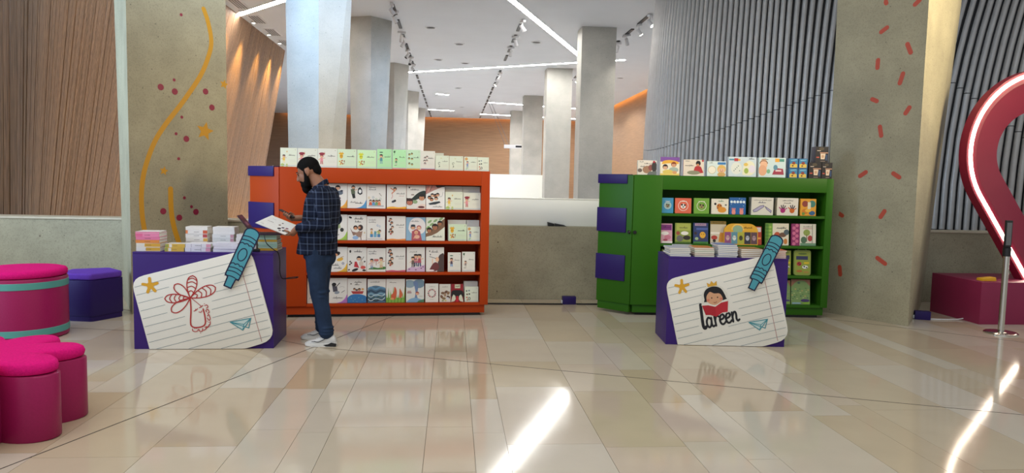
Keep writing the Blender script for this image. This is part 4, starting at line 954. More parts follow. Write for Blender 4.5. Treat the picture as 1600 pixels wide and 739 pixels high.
        a.rect(0, 0, 1, 1, 'd4d4cc'); a.ell(.2, .8, .3, .22, '8aa0ac'); a.ell(.72, .82, .32, .26, '6f8898'); a.poly(smooth_path([(.44, .1), (.52, .4), (.46, .7), (.4, .9), (.62, .9), (.66, .6), (.6, .3), (.7, .1)], 4), '6a80a4'); a.poly(smooth_path([(0, 0), (.2, .14), (.5, .2), (.8, .14), (1, .06), (1, 0), (0, 0)], 4)[:-1], '7aa4c4'); a.poly([(.7, .08), (1, .14), (1, 0), (.6, 0)], '4a7a58'); head(a, .62, .38, .09, SK[2], 'a05048'); a.rect(.06, .4, .3, .44, '8a5058'); a.rect(.08, .46, .28, .5, 'b08080'); a.script(.82, .26, .2, .03, T, 2)
    elif kind == 'wreath':
        a.rect(0, 0, 1, 1, 'dedad0'); a.script(.5, .82, .5, .04, '5a5450', 3); a.script(.5, .14, .3, .03, '7a7470', 6)
        for i in range(14): t = 2 * PI * i / 14; a.ell(.5 + .27 * math.cos(t), .48 + .2 * math.sin(t), .065, .045, ['a84a50', '7a3038', 'c87a78', '5a4a48'][i % 4], math.degrees(t))
    elif kind == 'lion':
        a.rect(0, 0, 1, 1, 'd2ccc0'); a.script(.5, .84, .5, .06, '4a403a', 7)
        for i, (x, y) in enumerate(((.3, .5), (.6, .56), (.8, .5), (.5, .4), (.2, .3), (.8, .28), (.4, .2))): a.ell(x, y, .17, .12, ['7a5a40', '6a4a38', '8a6a4c', 'a08468', '7a5640', '5e4434', '8a7048'][i], 30 * i)
        a.ell(.75, .2, .1, .12, 'cfd0d4'); a.ell(.3, .08, .1, .06, '7a8a4a'); a.ell(.55, .08, .1, .05, 'c8b840')
    elif kind == 'red_black':
        a.rect(0, 0, 1, 1, '8c1420'); a.rect(.3, .76, .74, .98, 'c8c8a8'); a.script(.52, .86, .3, .1, T, 5); a.poly(smooth_path([(0, .4), (.1, .62), (.5, .66), (.9, .62), (1, .4), (.9, .2), (.62, .3), (.5, .34), (.38, .3), (.1, .2), (0, .4)], 4)[:-1], '14100f'); a.poly([(0, 0), (.1, .3), (.2, .42), (.34, .34), (.38, .16), (.26, .04)], 'd0d0b8'); a.poly([(1, 0), (.9, .3), (.8, .42), (.66, .34), (.62, .16), (.74, .04)], 'd0d0b8'); a.poly([(.38, 0), (.5, .36), (.62, 0)], 'c01c2c')
    return a
TW = ['white picture book ', 'on the %s shelf of the orange bookcase']
def o_book(x0, x1, z0, h, art, label, y=.06, tilt=R(9), t=.012, cover='ded8cc', spine=None, group=None):
    w = x1 - x0 - .003
    return book(label, w, h, t, art(w, h), in_case(O_LOC, O_RZ, (x0 + x1) / 2, y, z0), O_RZ, tilt, cover, spine, group)
TOPZ = 1.656
top = [(-.005, .172, 'girl_yellow', .205, 'girl in yellow'), (.178, .388, 'girl_hat', .205, 'girl in a red hat, left copy'), (.39, .599, 'girl_hat2', .208, 'girl in a red hat, right copy'), (.601, .805, 'giraffe', .208, 'orange giraffe'), (.813, 1.021, 'giraffe2', .205, 'green-yellow giraffe'),
       (1.029, 1.19, 'boy_green', .22, 'boy in teal jumper'), (1.197, 1.351, 'boy_read', .218, 'reading child'), (1.353, 1.507, 'faces', .22, 'six dark faces'), (1.51, 1.672, 'ring', .212, 'cluster of faces and red foot line'), (1.675, 1.831, 'small1', .165, 'small curl figure, left copy'), (1.833, 1.991, 'small2', .163, 'small curl figure, right copy'), (2.001, 2.152, 'robot', .16, 'child in pale blue'), (2.154, 2.285, 'things', .158, 'scattered small objects')]
for i, (x0, x1, kd, h, d) in enumerate(top):
    o_book(x0, x1, TOPZ, h, lambda w, h, kd=kd: sq(w, h, kd), 'square book with %s, %s atop orange bookcase' % (d, ORD[i]), y=.07, tilt=R(6), cover='d0d8bc' if i < 9 else 'd4d6c6', group='books on top of the orange bookcase')
o_book(1.665, 1.775, TOPZ, .195, lambda w, h: A_(w, h, 'cfd2c4'), 'plain pale book standing behind the tenth book atop the orange bookcase', y=.14, tilt=R(2), cover='cfd2c4', group='books on top of the orange bookcase')
rows = [(1.2145, 'top', [(.30, .502, 'party', .27, 'children at a party, mostly hidden by the person', None), (.504, .71, 'swoop_orange', .27, 'flying boy and orange corner', None), (.711, .918, 'swoop_blue', .268, 'boy with penguin and blue corner', None), (.919, 1.128, 'party', .268, 'row of party children', None), (1.137, 1.355, 'flying', .268, 'somersaulting child and orange foot', '4a6088'), (1.357, 1.569, 'braid', .268, 'long dark braid across two faces', None), (1.572, 1.785, 'boat_fly', .27, 'group riding a dark carpet', None)],
         [(1.789, 1.99, 'girl_yellow', .2, 'girl in yellow'), (1.993, 2.192, 'girl_hat', .193, 'girl in a red hat')], .262),
        (.8595, 'second', [(.30, .502, 'play', .27, 'playing children, mostly hidden by the person', None), (.504, .711, 'swoop_green', .284, 'crouching child and green corner', None), (.712, .92, 'dance', .28, 'two dancing figures', None), (.921, 1.124, 'play', .267, 'children playing with blocks', None), (1.14, 1.351, 'flying2', .273, 'column of faces and orange foot', '4a6088'), (1.353, 1.573, 'family', .262, 'family of three on blue ground', None), (1.576, 1.79, 'leafkids', .263, 'three children under leaves', None)],
         [(1.83, 2.04, 'giraffe', .19, 'orange giraffe'), (2.043, 2.19, 'robot', .163, 'child in pale blue')], .235),
        (.5065, 'third', [(.30, .502, 'garden', .27, 'garden scene, mostly hidden by the person', None), (.504, .712, 'swoop_yellow', .275, 'yellow teapot and yellow corner', None), (.713, .922, 'girl_red', .27, 'girl in a red dress', None), (.923, 1.133, 'garden', .265, 'two children in a garden', None), (1.135, 1.354, 'cards', .272, 'column of dark-haired faces and pink foot', '4a4a78'), (1.364, 1.57, 'friends', .276, 'three friends on pink ground', None), (1.58, 1.787, 'flute', .276, 'flute player with long brown hair', None)],
         [(1.827, 1.978, 'boy_white', .22, 'boy in dark jumper'), (1.989, 2.141, 'read_white', .228, 'reading child')], 0),
        (.1565, 'bottom', [(.28, .45, 'swoop_orange', .275, 'orange corner, left of the standing person', None), (.505, .713, 'swoop_purple', .278, 'figure with kite and purple corner', None), (.714, .923, 'sea_boat', .272, 'red boat on blue sea', None), (.932, 1.136, 'storm', .265, 'stormy dark sea', None), (1.138, 1.35, 'fox', .266, 'two red foxes in green grass', None), (1.36, 1.566, 'tree_blue', .26, 'blue tree on a hill', None), (1.577, 1.727, 'wreath', .212, 'red wreath', None), (1.737, 1.866, 'lion', .205, 'brown tangled animals', None), (1.869, 2.014, 'red_black', .206, 'red and black cover', None)],
         [(2.025, 2.185, 'things', .176, 'scattered small objects')], .228)]
for z0, rn, bks, smalls, hb_ in rows:
    for i, (x0, x1, kd, h, d, spn) in enumerate(bks):
        o_book(x0, x1, z0, h, lambda w, h, kd=kd: tall(w, h, kd), 'picture book with %s, %s orange shelf' % (d, rn), spine=spn, t=.014, tilt=R(8), y=.035, group='picture books on the %s orange shelf' % rn)
    for i, (x0, x1, kd, h, d) in enumerate(smalls):
        sd = ['left', 'right'][i]
        o_book(x0, x1, z0, h, lambda w, h, kd=kd: sq(w, h, kd), 'small square book with %s, %s orange shelf' % (d, rn), t=.01, tilt=R(5), y=.035, group='square books on the %s orange shelf' % rn)
        if hb_:
            for k in range(4):
                o_book(x0 + .004 * (k % 3), x1 - .002 * (k % 2), z0, hb_ - .004 * ((k * 3) % 4), lambda w, h: A_(w, h, 'd2d0c6'), '%s pale book behind the %s book, %s orange shelf' % (ORD[k], d, rn), y=.10 + .022 * k, t=.012, tilt=R(4), cover='d6d4ca', group='pale books behind the square books on the %s orange shelf' % rn)

# ---- green bookcase
def g_book(x0, x1, z0, h, art, label, y=.06, tilt=R(8), t=.014, cover='ded8cc', spine=None, group=None, rot=0, name='picture_book', cat='book', spine_left=True):
    w = x1 - x0 - .004
    return book(label, w, h, t, art(w, h) if art else None, in_case(G_LOC, G_RZ, (x0 + x1) / 2, y, z0), G_RZ + rot, tilt, cover, spine, group, name, cat, spine_left)
GZ = TOPZ
def gt_print(kind):
    def f(w, h):
        T = '2a2624'
        if kind == 'pots': a = A_(w, h, 'dcd4c6'); a.script(.2, .88, .2, .06, T, 1); a.script(.6, .76, .5, .06, T, 2); a.ell(.5, .36, .24, .2, 'a07a60'); a.ell(.7, .5, .14, .16, '8a5048'); a.ell(.88, .56, .14, .3, '3c3836'); a.poly([(.5, 0), (.6, .22), (1, .26), (1, 0)], '6a706a'); a.ell(.86, .9, .06, .06, 'b02a3c'); a.script(.25, .56, .22, .08, T, 3); a.ell(.12, .3, .12, .1, '6a5c54')
        elif kind == 'purple_kids': a = A_(w, h, 'e6dfc8'); a.rect(0, .74, 1, 1, '7a4f9a'); a.poly(smooth_path([(.08, .6), (.15, .78), (.5, .84), (.9, .76), (.92, .62), (.5, .66), (.08, .6)], 3)[:-1], 'e0a83c'); head(a, .26, .44, .12, SK[2], '2a1c18'); head(a, .7, .58, .12, SK[0], '8a4020'); a.ell(.7, .3, .25, .14, 'a0b0a4'); a.ell(.4, .18, .28, .12, 'd8c060'); a.rect(0, 0, 1, .1, 'e0c868'); a.ell(.75, .16, .12, .08, 'd09a6a')
        elif kind == 'red_girl': a = A_(w, h, 'dcd0be'); a.script(.2, .9, .2, .05, T, 5); a.script(.28, .62, .4, .08, T, 6); a.poly([(.48, .24), (.56, .56), (.7, .66), (.86, .56), (.98, .2), (.7, .14)], 'b03034'); a.ell(.72, .78, .12, .13, '181416'); a.ell(.7, .68, .07, .06, SK[1]); a.ell(.5, .2, .32, .1, '8a8a70'); a.ell(.94, .94, .05, .05, 'b02a3c'); a.rect(0, 0, 1, .04, 'e8e0d8')
        elif kind == 'pale': a = A_(w, h, 'cfdcd8'); a.rect(.55, .78, .98, .94, '3a78b0'); a.ell(.26, .42, .2, .2, 'e8e2d0'); a.arc(.26, .42, .2, .2, .02, 'a89a60', 0, 360); head(a, .76, .44, .2, SK[2], 'd8b060'); a.ell(.76, .12, .22, .12, 'c8a060'); a.script(.2, .88, .18, .05, T, 4)
        elif kind == 'cloud': a = A_(w, h, 'c4d2d8'); a.rect(.02, .82, .4, .9, '4a8aa0'); a.rect(.2, .78, .34, .93, 'b03038'); a.rect(.34, .8, .42, .9, 'e0a848'); a.ell(.28, .42, .2, .22, 'd8dcd2'); [a.ell(.2 + .05 * q, .3 + .08 * (q % 4), .02, .02, '6a8078') for q in range(5)]; a.poly(smooth_path([(.5, .1), (.52, .5), (.7, .8), (.9, .7), (.96, .3), (.8, .08), (.5, .1)], 4)[:-1], 'e0ddc0'); a.ell(.64, .3, .08, .1, '9ab050'); a.ell(.84, .4, .12, .14, 'dcd4e0'); a.ell(.62, .62, .08, .06, 'd8b858'); a.script(.82, .9, .18, .06, T, 8)
        elif kind == 'car': a = A_(w, h, 'c6d8d8'); a.ell(.18, .66, .14, .2, SK[2]); a.ell(.14, .34, .16, .2, SK[0]); a.arc(.18, .7, .14, .1, .03, '7a5a40', 0, 180); a.ell(.36, .3, .07, .08, '7ab08a'); a.poly([(.5, .14), (.94, .14), (.9, .44), (.6, .48)], '9c3048'); a.rect(.62, .3, .84, .38, 'e0c8c8'); a.ell(.62, .5, .08, .1, '5a8aa0'); a.rect(.6, .78, .76, .96, 'e0a030'); a.rect(.76, .8, .94, .94, '4a9080'); a.script(.22, .9, .24, .06, T, 9)
        elif kind == 'blueset': a = A_(w, h, '2a5a88'); a.rect(.06, .05, .94, .94, '3a80a8'); a.poly([(.1, .06), (.9, .06), (.9, .4), (.5, .5), (.1, .42)], 'd8b850'); a.ell(.5, .52, .2, .16, '8a3a30'); a.stroke([(.2, .8), (.8, .86)], .07, '90c8d8'); a.ell(.4, .24, .1, .08, '4a3020')
        else: a = A_(w, h, '18161c'); a.ell(.46, .86, .2, .12, '4a4030'); a.rect(.12, .72, .4, .76, 'c8b8a8'); a.rect(.34, .58, .98, .64, 'b88a70'); a.poly([(.42, .2), (.72, .2), (.78, .56), (.38, .56)], 'd8c4ac'); a.ell(.57, .38, .1, .12, 'c09878'); a.rect(.08, .28, .3, .36, 'b04838'); a.rect(.78, .14, .94, .5, '2c4468'); a.rect(.4, .06, .76, .1, '8a7a70')
        return a
    return f
for x0, x1, h, kd, t, d, cv, n, lbl, ct, rot in [(.045, .27, .168, 'pots', .035, 'cookery scene and dark-haired head', 'b8c4b8', 'boxed_set', 'book', 'book', 0), (.31, .54, .212, 'purple_kids', .03, 'purple top and two cartoon heads', 'c8c4b4', 'boxed_set', 'book', 'book', 0), (.583, .828, .188, 'red_girl', .015, 'child in a red top', 'c87a88', 'boxed_set', 'book', 'book', 0), (.862, 1.09, .175, 'pale', .03, 'pale teal cover and blue label', '8ab0c0', 'boxed_set', 'book', 'book', 0), (1.115, 1.447, .23, 'cloud', .06, 'cloud of faces and red label', 'b4c4d0', 'toy_box', 'box', 'box', 0), (1.473, 1.795, .23, 'car', .06, 'red toy car picture', 'b8ccd0', 'toy_box', 'box', 'box', 0)]:
    g_book(x0, x1, GZ, h, gt_print(kd), '%s with %s standing atop the green bookcase' % (lbl, d), y=.06, tilt=R(3), t=t, cover=cv, group='books and boxes on top of the green bookcase', name='game_box' if lbl == 'box' else 'picture_book', cat=ct)
def boxlet(label, x0, x1, z, h, kd, dep, cv, y=.05):
    w = x1 - x0 - .003; root = thing('small_box', label, 'box', in_case(G_LOC, G_RZ, (x0 + x1) / 2, y, z), G_RZ, 'small boxes on top of the green bookcase')
    colored(MB().box(-w / 2, w / 2, 0, dep, 0, h), 'carton', root, [cv], bev=.0015); gt_print(kd)(w, h).build('box_print', root, -w / 2, 0)
for i, (x0, z) in enumerate(((1.825, 0), (1.937, 0), (1.825, .116), (1.937, .116))): boxlet('small blue box, %s of four stacked beside the black boxes atop green bookcase' % ['lower left', 'lower right', 'upper left', 'upper right'][i], x0, x0 + .108, GZ + z, .113, 'blueset', .10, '2a6088')
boxlet('black box with cream cup picture, left of the lower pair atop green bookcase', 2.06, 2.21, GZ, .188, 'black', .12, '1c1a22')
boxlet('black box with cream cup picture, right of the lower pair atop green bookcase', 2.214, 2.34, GZ, .188, 'black', .12, '1c1a22')
boxlet('black box with cream cup picture, stacked on top of the other black boxes', 2.13, 2.285, GZ + .189, .184, 'black', .12, '3a3a48')
def gr(kind):
    def f(w, h):
        T = '1e1c1a'
        if kind.startswith('badge'):
            bgc, ic = {'badge_blue': ('3f8fb8', '8a7a60'), 'badge_salmon': ('d8654a', 'e8e0d8'), 'badge_green': ('6fa038', '9a8a58')}[kind]
            a = A_(w, h, bgc); a.arc(.5, .5, .3, .3, .03, 'e6e0d4'); a.ell(.5, .5, .27, .27, bgc if kind != 'badge_blue' else '9ab8b0'); a.ell(.5, .47, .16, .15, ic); a.ell(.42, .56, .06, .06, T); a.ell(.6, .54, .06, .06, T); a.ell(.5, .42, .05, .04, '4a3020'); a.stroke([(.3, .78), (.7, .78)], .03, 'e6e0d4')
        elif kind == 'giraffe_w': a = A_(w, h, 'e0dac8'); a.script(.55, .84, .3, .1, '2c7a5a', 2); a.ell(.46, .5, .16, .16, 'c8782a'); a.ell(.62, .28, .26, .17, 'd89030'); a.ell(.22, .66, .07, .07, T); a.ell(.4, .56, .03, .04, T); a.ell(.54, .56, .03, .04, T); a.ell(.36, .38, .05, .04, '8a4a20'); a.ell(.84, .6, .06, .04, '4a4a48')
        elif kind == 'hands_blue':
            a = A_(w, h, '1d5c9c'); [a.ell(.12 + .19 * q, .74, .08, .08, 'dce8ea') for q in range(5)]
            for x in (.26, .74): a.ell(x, .12, .12, .16, 'e08a80'); [a.stroke([(x - .08 + .053 * q, .2), (x - .1 + .066 * q, .36)], .04, 'e08a80') for q in range(4)]
            [a.ell((q * .37) % 1, .46 + (q * .21) % .5, .02, .02, 'c8d8e8') for q in range(9)]
        elif kind == 'hands_w': a = A_(w, h, 'dcd6c6'); a.script(.5, .84, .8, .05, '6a6058', 3); a.script(.48, .7, .34, .08, '4a4660', 4); a.poly([(.08, .26), (.4, .52), (.56, .56), (.58, .48), (.26, .2), (.12, .16)], 'b0a8c0'); a.stroke([(.08, .26), (.4, .52), (.56, .56), (.58, .48), (.26, .2), (.12, .16), (.08, .26)], .022, '4a4468'); a.poly([(.62, .5), (.92, .26), (.9, .14), (.7, .34)], 'b0a8c0'); a.stroke([(.62, .5), (.92, .26), (.9, .14), (.7, .34), (.62, .5)], .022, '4a4468')
        elif kind == 'prints':
            a = A_(w, h, 'e0d8c8'); a.script(.5, .84, .5, .06, T, 5); a.script(.48, .7, .34, .06, T, 6)
            for x, c in ((.28, 'a8286e'), (.72, 'c8641e')): a.ell(x, .28, .12, .12, c); [a.stroke([(x + .1 * math.cos(R(q)), .3 + .12 * math.sin(R(q))), (x + .2 * math.cos(R(q)), .32 + .28 * math.sin(R(q)))], .045, '3a2430' if q % 2 else c) for q in (20, 55, 85, 115, 150)]
        elif kind == 'collage': a = A_(w, h, 'd89828'); a.ell(.3, .7, .2, .2, '8a3a30'); a.ell(.75, .7, .22, .22, '3a7a70'); a.rect(.46, .4, .66, .8, 'dcd0b0'); a.ell(.3, .25, .2, .18, 'c87820'); a.ell(.75, .16, .2, .14, '2a5a88'); a.ell(.2, .12, .1, .1, '6a8a38'); a.ell(.5, .3, .2, .1, 'e0b040')
        elif kind == 'pinkbook': a = A_(w, h, 'd0a0b0'); a.rect(0, .66, .95, .94, '7a2a78'); a.script(.5, .8, .6, .07, '2a1830', 2); a.ell(.36, .5, .34, .16, 'e8e4e0'); a.ell(.6, .3, .3, .2, 'c87a90'); a.rect(.1, 0, 1, .1, 'e4dcd8'); a.ell(.4, .16, .2, .1, 'a84a60')
        elif kind == 'greenfarm': a = A_(w, h, '8a9a40'); a.rect(.1, .64, .96, .98, 'a8b050'); a.script(.52, .76, .5, .08, '201a14', 3); a.ell(.6, .5, .24, .12, 'e6e2d8'); a.ell(.3, .24, .22, .2, '6a6864'); a.ell(.74, .28, .24, .14, '2a2422'); a.ell(.18, .5, .12, .12, '9a4a38'); a.rect(0, 0, 1, .08, '4a6a28')
        elif kind == 'bluecat': a = A_(w, h, '2a3a6a'); a.rect(.1, .86, .86, .98, 'b090a8'); a.script(.5, .91, .6, .05, '1a1020', 4); a.rect(.2, .66, .96, .76, '4a60a0'); a.ell(.62, .42, .2, .22, 'e0a830'); a.ell(.55, .46, .03, .03, T); a.ell(.7, .46, .03, .03, T); a.stroke([(.3, .16), (.9, .28)], .05, '5a3a20'); a.rect(0, 0, 1, .1, '3f7a38'); a.ell(.22, .24, .12, .1, 'a0b888'); a.ell(.14, .5, .1, .1, '382a30')
        elif kind == 'carcards': a = A_(w, h, 'ccc0a8'); a.rect(0, .86, 1, 1, '8a7028'); a.script(.5, .92, .7, .06, '302410', 5); a.ell(.24, .28, .2, .14, 'b03a30'); a.rect(0, .44, .6, .52, 'e4dcd0'); a.ell(.24, .14, .1, .1, T); a.poly([(.5, .1), (.6, .5), (.9, .5), (.8, .08)], 'd08a30')
        elif kind == 'spiral_g': a = A_(w, h, 'dcd4bc'); a.rect(0, 0, .3, 1, '6f9a3a'); [a.ell(.06, .1 + .16 * q, .07, .07, '4a7a2c') for q in range(6)]; [a.ell(.2, .18 + .16 * q, .05, .05, '9ab850') for q in range(5)]; a.script(.68, .78, .4, .08, T, 6); a.ell(.5, .44, .14, .16, 'b85030'); a.ell(.74, .48, .16, .1, '6a4a38'); a.ell(.9, .6, .12, .12, '4a5a60'); a.ell(.6, .2, .16, .1, '8a3a34'); a.ell(.86, .18, .08, .12, 'c87a38')
        elif kind == 'spiral_p': a = A_(w, h, 'd8d2c0'); a.rect(0, 0, .34, 1, '8a2a60'); [a.ell(.1 + .12 * (q % 2), .08 + .12 * q, .07, .07, 'c8688a') for q in range(8)]; a.script(.66, .86, .36, .05, '5a4a48', 7); a.rect(.46, .78, .84, .8, 'b04a58'); a.ell(.62, .6, .14, .13, '8a9a48'); a.stroke([(.62, .2), (.62, .5)], .03, '6a5030'); a.ell(.76, .34, .1, .12, 'a83a38'); a.ell(.5, .26, .12, .14, '4a6a50'); a.rect(.36, 0, 1, .12, '6a9070'); a.rect(.84, .1, .86, .98, '6a6a58')
        elif kind == 'ladybug': a = A_(w, h, '8f9a3c'); a.rect(.08, .64, .86, .8, '2c3058'); a.ell(.28, .46, .16, .14, 'a82830'); a.ell(.26, .48, .04, .04, T); a.ell(.34, .42, .04, .04, T); a.ell(.68, .32, .2, .11, 'e4e4dc'); a.ell(.62, .34, .06, .05, T); a.ell(.78, .3, .06, .04, T); a.rect(.6, .46, .94, .54, 'd8b820'); a.ell(.3, .14, .2, .08, 'b06a30'); a.ell(.75, .1, .2, .07, 'a88a40'); a.ell(.5, .9, .3, .06, '5a7030')
        else: a = A_(w, h, '7d9a5c'); a.poly(smooth_path([(0, .7), (.3, .92), (.7, .94), (1, .74), (1, 1), (0, 1)], 3), '9a6a50'); a.ell(.4, .86, .08, .05, '4a6a58'); [a.ell((q * .29) % 1, .2 + (q * .173) % .45, .05, .025, ['b8c080', '5a7a48', 'c8a868', '486a50'][q % 4]) for q in range(22)]; a.ell(.74, .16, .24, .08, '4a3868'); a.ell(.8, .06, .2, .05, '8ab830'); a.rect(.05, .02, .5, .08, '90b0b8')
        return a
    return f
g1 = [(.345, .483, .178, 'badge_blue', 'blue square book with round animal badge'), (.50, .695, .178, 'badge_salmon', 'salmon square book with round panda badge'), (.722, .907, .182, 'badge_green', 'green square book with round bear badge'), (.93, 1.135, .178, 'giraffe_w', 'white square book with cartoon giraffe'), (1.143, 1.34, .198, 'hands_blue', 'blue book with raised pink hands')]
for x0, x1, h, kd, d in g1:
    g_book(x0, x1, 1.2145, h, gr(kd), d + ' on the top green shelf', y=.05, tilt=R(3), t=.03, cover={'badge_blue': '4a88a0', 'badge_salmon': 'b85a48', 'badge_green': '6a8a40', 'giraffe_w': 'c8c0b0', 'hands_blue': '1c4f88'}[kd], group='board books on the top green shelf')
g_book(1.405, 1.66, 1.2145, .205, gr('hands_w'), 'thick white box book with two drawn arms on the top green shelf', y=.05, tilt=0, t=.14, cover='d0cabc', rot=R(-6), group='board books on the top green shelf')
g_book(1.71, 1.955, 1.2145, .205, gr('prints'), 'thick white box book with magenta and orange handprints on the top green shelf', y=.05, tilt=0, t=.14, cover='d0cabc', rot=R(-6), group='board books on the top green shelf')
g_book(1.985, 2.175, 1.2145, .2, gr('collage'), 'orange collage board book at the right end of the top green shelf', y=.05, tilt=R(2), t=.04, cover='c08a28', group='board books on the top green shelf')
for x0, x1, h, kd, d, cv in [(.345, .485, .23, 'pinkbook', 'pink and purple activity book', 'b08098'), (.515, .707, .24, 'greenfarm', 'olive green farm activity book', '7a8a40'), (.732, .912, .245, 'bluecat', 'dark blue book with yellow cat', '38406a'), (.935, 1.125, .27, 'carcards', 'book with red car and gold top strip', 'a89a78')]:
    g_book(x0, x1, .8595, h, gr(kd), d + ' on the second green shelf', y=.05, tilt=R(7), t=.02, cover=cv, group='activity books on the second green shelf')
# yellow-handled card pack
hp = thing('handled_card_pack', 'yellow handled pack of picture cards leaning on the second green shelf', 'card pack', in_case(G_LOC, G_RZ, 1.29, .02, .8595), G_RZ, None, rx=R(-6))
colored(MB().prism(round_poly([(-.2, .0), (.2, .0), (.2, .19), (.14, .25), (-.14, .25), (-.2, .19)], [.005, .005, .03, .05, .05, .03]), 0, .03, 'xz'), 'pack', hp, ['d8a428'])
a = Art(1, 1, clamp=False); a.ell(-.04, .18, .06, .05, '8aa888'); a.arc(-.04, .18, .068, .06, .014, 'e8c060', 0, 180)
for i, (c, e) in enumerate((('8a4a78', 'c8a0a0'), ('5a8a98', 'd0d8d0'), ('a8a83a', '3a3a20'), ('2a2c38', 'b8b8c0'), ('5a4048', 'a88a90'))):
    x = -.195 + i * .078; a.rect(x, .01, x + .074, .15, c); a.ell(x + .037, .08, .022, .03, e); a.ell(x + .028, .09, .005, .006, '161414', n=6); a.ell(x + .046, .09, .005, .006, '161414', n=6)
a.script(.08, .2, .1, .018, '3a2c10', 3); a.build('pack_print', hp)
g_book(1.47, 1.555, .8595, .215, lambda w, h: A_(w, h, 'b8402e').rect(.1, .7, .9, .95, 'e0d8e0').rect(.1, .3, .9, .4, 'e8a050'), 'narrow red book right of the yellow card pack on the second green shelf', y=.07, tilt=R(7), cover='b0402c', group='activity books on the second green shelf')
for x0, x1, kd, d, cv in ((1.585, 1.866, 'spiral_g', 'green spine discs and farm animals', '7a9a40'), (1.895, 2.19, 'spiral_p', 'magenta spine and round tree', '8a2a60')):
    b_ = g_book(x0, x1, .8595, .258, gr(kd), 'tabbed sound book with %s on the second green shelf' % d, y=.04, tilt=R(5), t=.025, cover=cv, group='sound books on the second green shelf')
g_book(1.79, 1.913, .508, .29, gr('ladybug'), 'olive carry book half hidden by the right desk on the third green shelf', y=.05, tilt=R(5), t=.03, cover='a8a040', group='carry books on the third green shelf')
cb = thing('carry_book', 'olive carry book with handle, ladybird and cow on the third green shelf', 'book', in_case(G_LOC, G_RZ, 2.05, .05, .508), G_RZ, 'carry books on the third green shelf', rx=R(-5))
colored(MB().prism(round_poly([(-.1, 0), (.1, 0), (.1, .3), (-.1, .3)], [.03] * 4), 0, .03, 'xz'), 'cover', cb, ['8a9a4a'])
gr('ladybug')(.18, .27).build('cover_print', cb, -.09, .012)
colored(MB().tube([(-.05, .015, .298), (-.045, .015, .318), (.045, .015, .318), (.05, .015, .298)], .007, 8), 'handle', cb, ['6a8a4a'])
g_book(1.80, 1.924, .1565, .285, gr('poster'), 'green book half hidden by the right desk on the bottom green shelf', y=.05, tilt=R(6), cover='6a8a58', group='books on the bottom green shelf')
g_book(1.932, 2.163, .1565, .298, gr('poster'), 'tall green search book with purple creature on the bottom green shelf', y=.05, tilt=R(6), cover='6a8a58', group='books on the bottom green shelf')
for i, x in enumerate((.37, .62, .87, 1.12, 1.37)):
    for zz, nm in ((.508, 'third'), (.1565, 'bottom')):
        g_book(x, x + .22, zz, .28, gr(['greenfarm', 'bluecat', 'collage', 'carcards', 'poster'][i]), '%s colourful book from the left on the %s green shelf behind the desk' % (ORD[i], nm), y=.05, tilt=R(6), cover='9a8a60', group='hidden-row books on the %s green shelf' % nm)

# ---- stacks of books lying on the desks
def desk_pt(d, x, y, z):
    rz = d.rotation_euler.z; return (d.location.x + x * math.cos(rz) - y * math.sin(rz), d.location.y + x * math.sin(rz) + y * math.cos(rz), z)
def lying(label, desk_, x, y, z, w, dep, t, cover, spine, rz=0, group=None, front='pages', art=None):
    """a book lying flat; its front long edge shows the page block or the spine"""
    root = thing('book', label, 'book', desk_pt(desk_, x, y, z), desk_.rotation_euler.z + rz, group)
    c = .0016; mb = MB(); mb.box(-w / 2, w / 2, 0, dep, 0, c); mb.box(-w / 2, w / 2, 0, dep, t - c, t)
    if front == 'spine': mb.box(-w / 2, w / 2, 0, c, c, t - c, 1)
    else: mb.box(-w / 2, w / 2, dep - c, dep, c, t - c, 1)
    colored(mb, 'cover', root, [cover, spine])
    MB().box(-w / 2 + .002, w / 2 - .002, .002, dep - .002, c, t - c).build('pages', 'pages', root)
    if art: art(w, t).build('spine_print', root, -w / 2, 0)
    return root
def stack(desk_, nm, x, y, z0, w, dep, ts, cols, front, art=None, gname=None):
    z = z0; n = len(ts)
    rr = random.Random(int(x * 1000))
    for i, t in enumerate(ts):
        cv, spn = cols[i % len(cols)]
        pos = 'bottom' if i == 0 else 'top' if i == n - 1 else ORD[i] + ' from bottom'
        lying('book, %s of the %s' % (pos, nm), desk_, x + rr.uniform(-.005, .005), y + rr.uniform(0, .006), z, w, dep, t - .0006, cv, spn, R(rr.uniform(-2, 2)), gname or ('books in the ' + nm), front, art[i] if art and i < len(art) else None); z += t
    return z
DZ = .8655
def sp_art(bgc, bits):
    def f(w, t):
        a = A_(w, t, bgc)
        for x0, x1, c in bits: a.rect(x0, 0.08, x1, .92, c)
        a.script(.5, .5, .24, .05, '4a4440', int(len(bits) * 3 + t * 1000)); return a
    return f
stack(dl, 'tall pink stack on the left desk', .105, .06, DZ, .20, .19, [.036, .036, .028, .026, .034, .014], [('e8e4da', 'e8e4da'), ('e0a838', 'e0a838'), ('e08a40', 'e08a40'), ('e07aa0', 'e07aa0'), ('e884a8', 'e884a8'), ('e8e4e0', 'e07aa0')], 'spine',
      [sp_art('e6e2d8', [(.4, 1, 'd8a83a')]), sp_art('e4ded0', [(.35, 1, 'dca83c')]), sp_art('e08c42', []), sp_art('e07aa0', []), sp_art('e887ac', [(.0, .3, 'e06a94')]), None])
stack(dl, 'yellow-ended short stack on the left desk', .335, .05, DZ, .165, .15, [.034, .034], [('d8c070', 'd8b048'), ('dcd8d0', 'd8b048')], 'spine', [sp_art('d8b048', [(0, .16, '9aa048'), (.2, .34, 'e8e4dc')])] * 2)
stack(dl, 'pink-ended short stack on the left desk', .535, .05, DZ, .215, .16, [.036, .036], [('e2e0e4', 'e2e0e4')], 'spine', [sp_art('dedce4', [(.82, 1, 'd898b0'), (.22, .24, 'a8a0b0'), (.62, .64, 'a8a0b0')])] * 2)
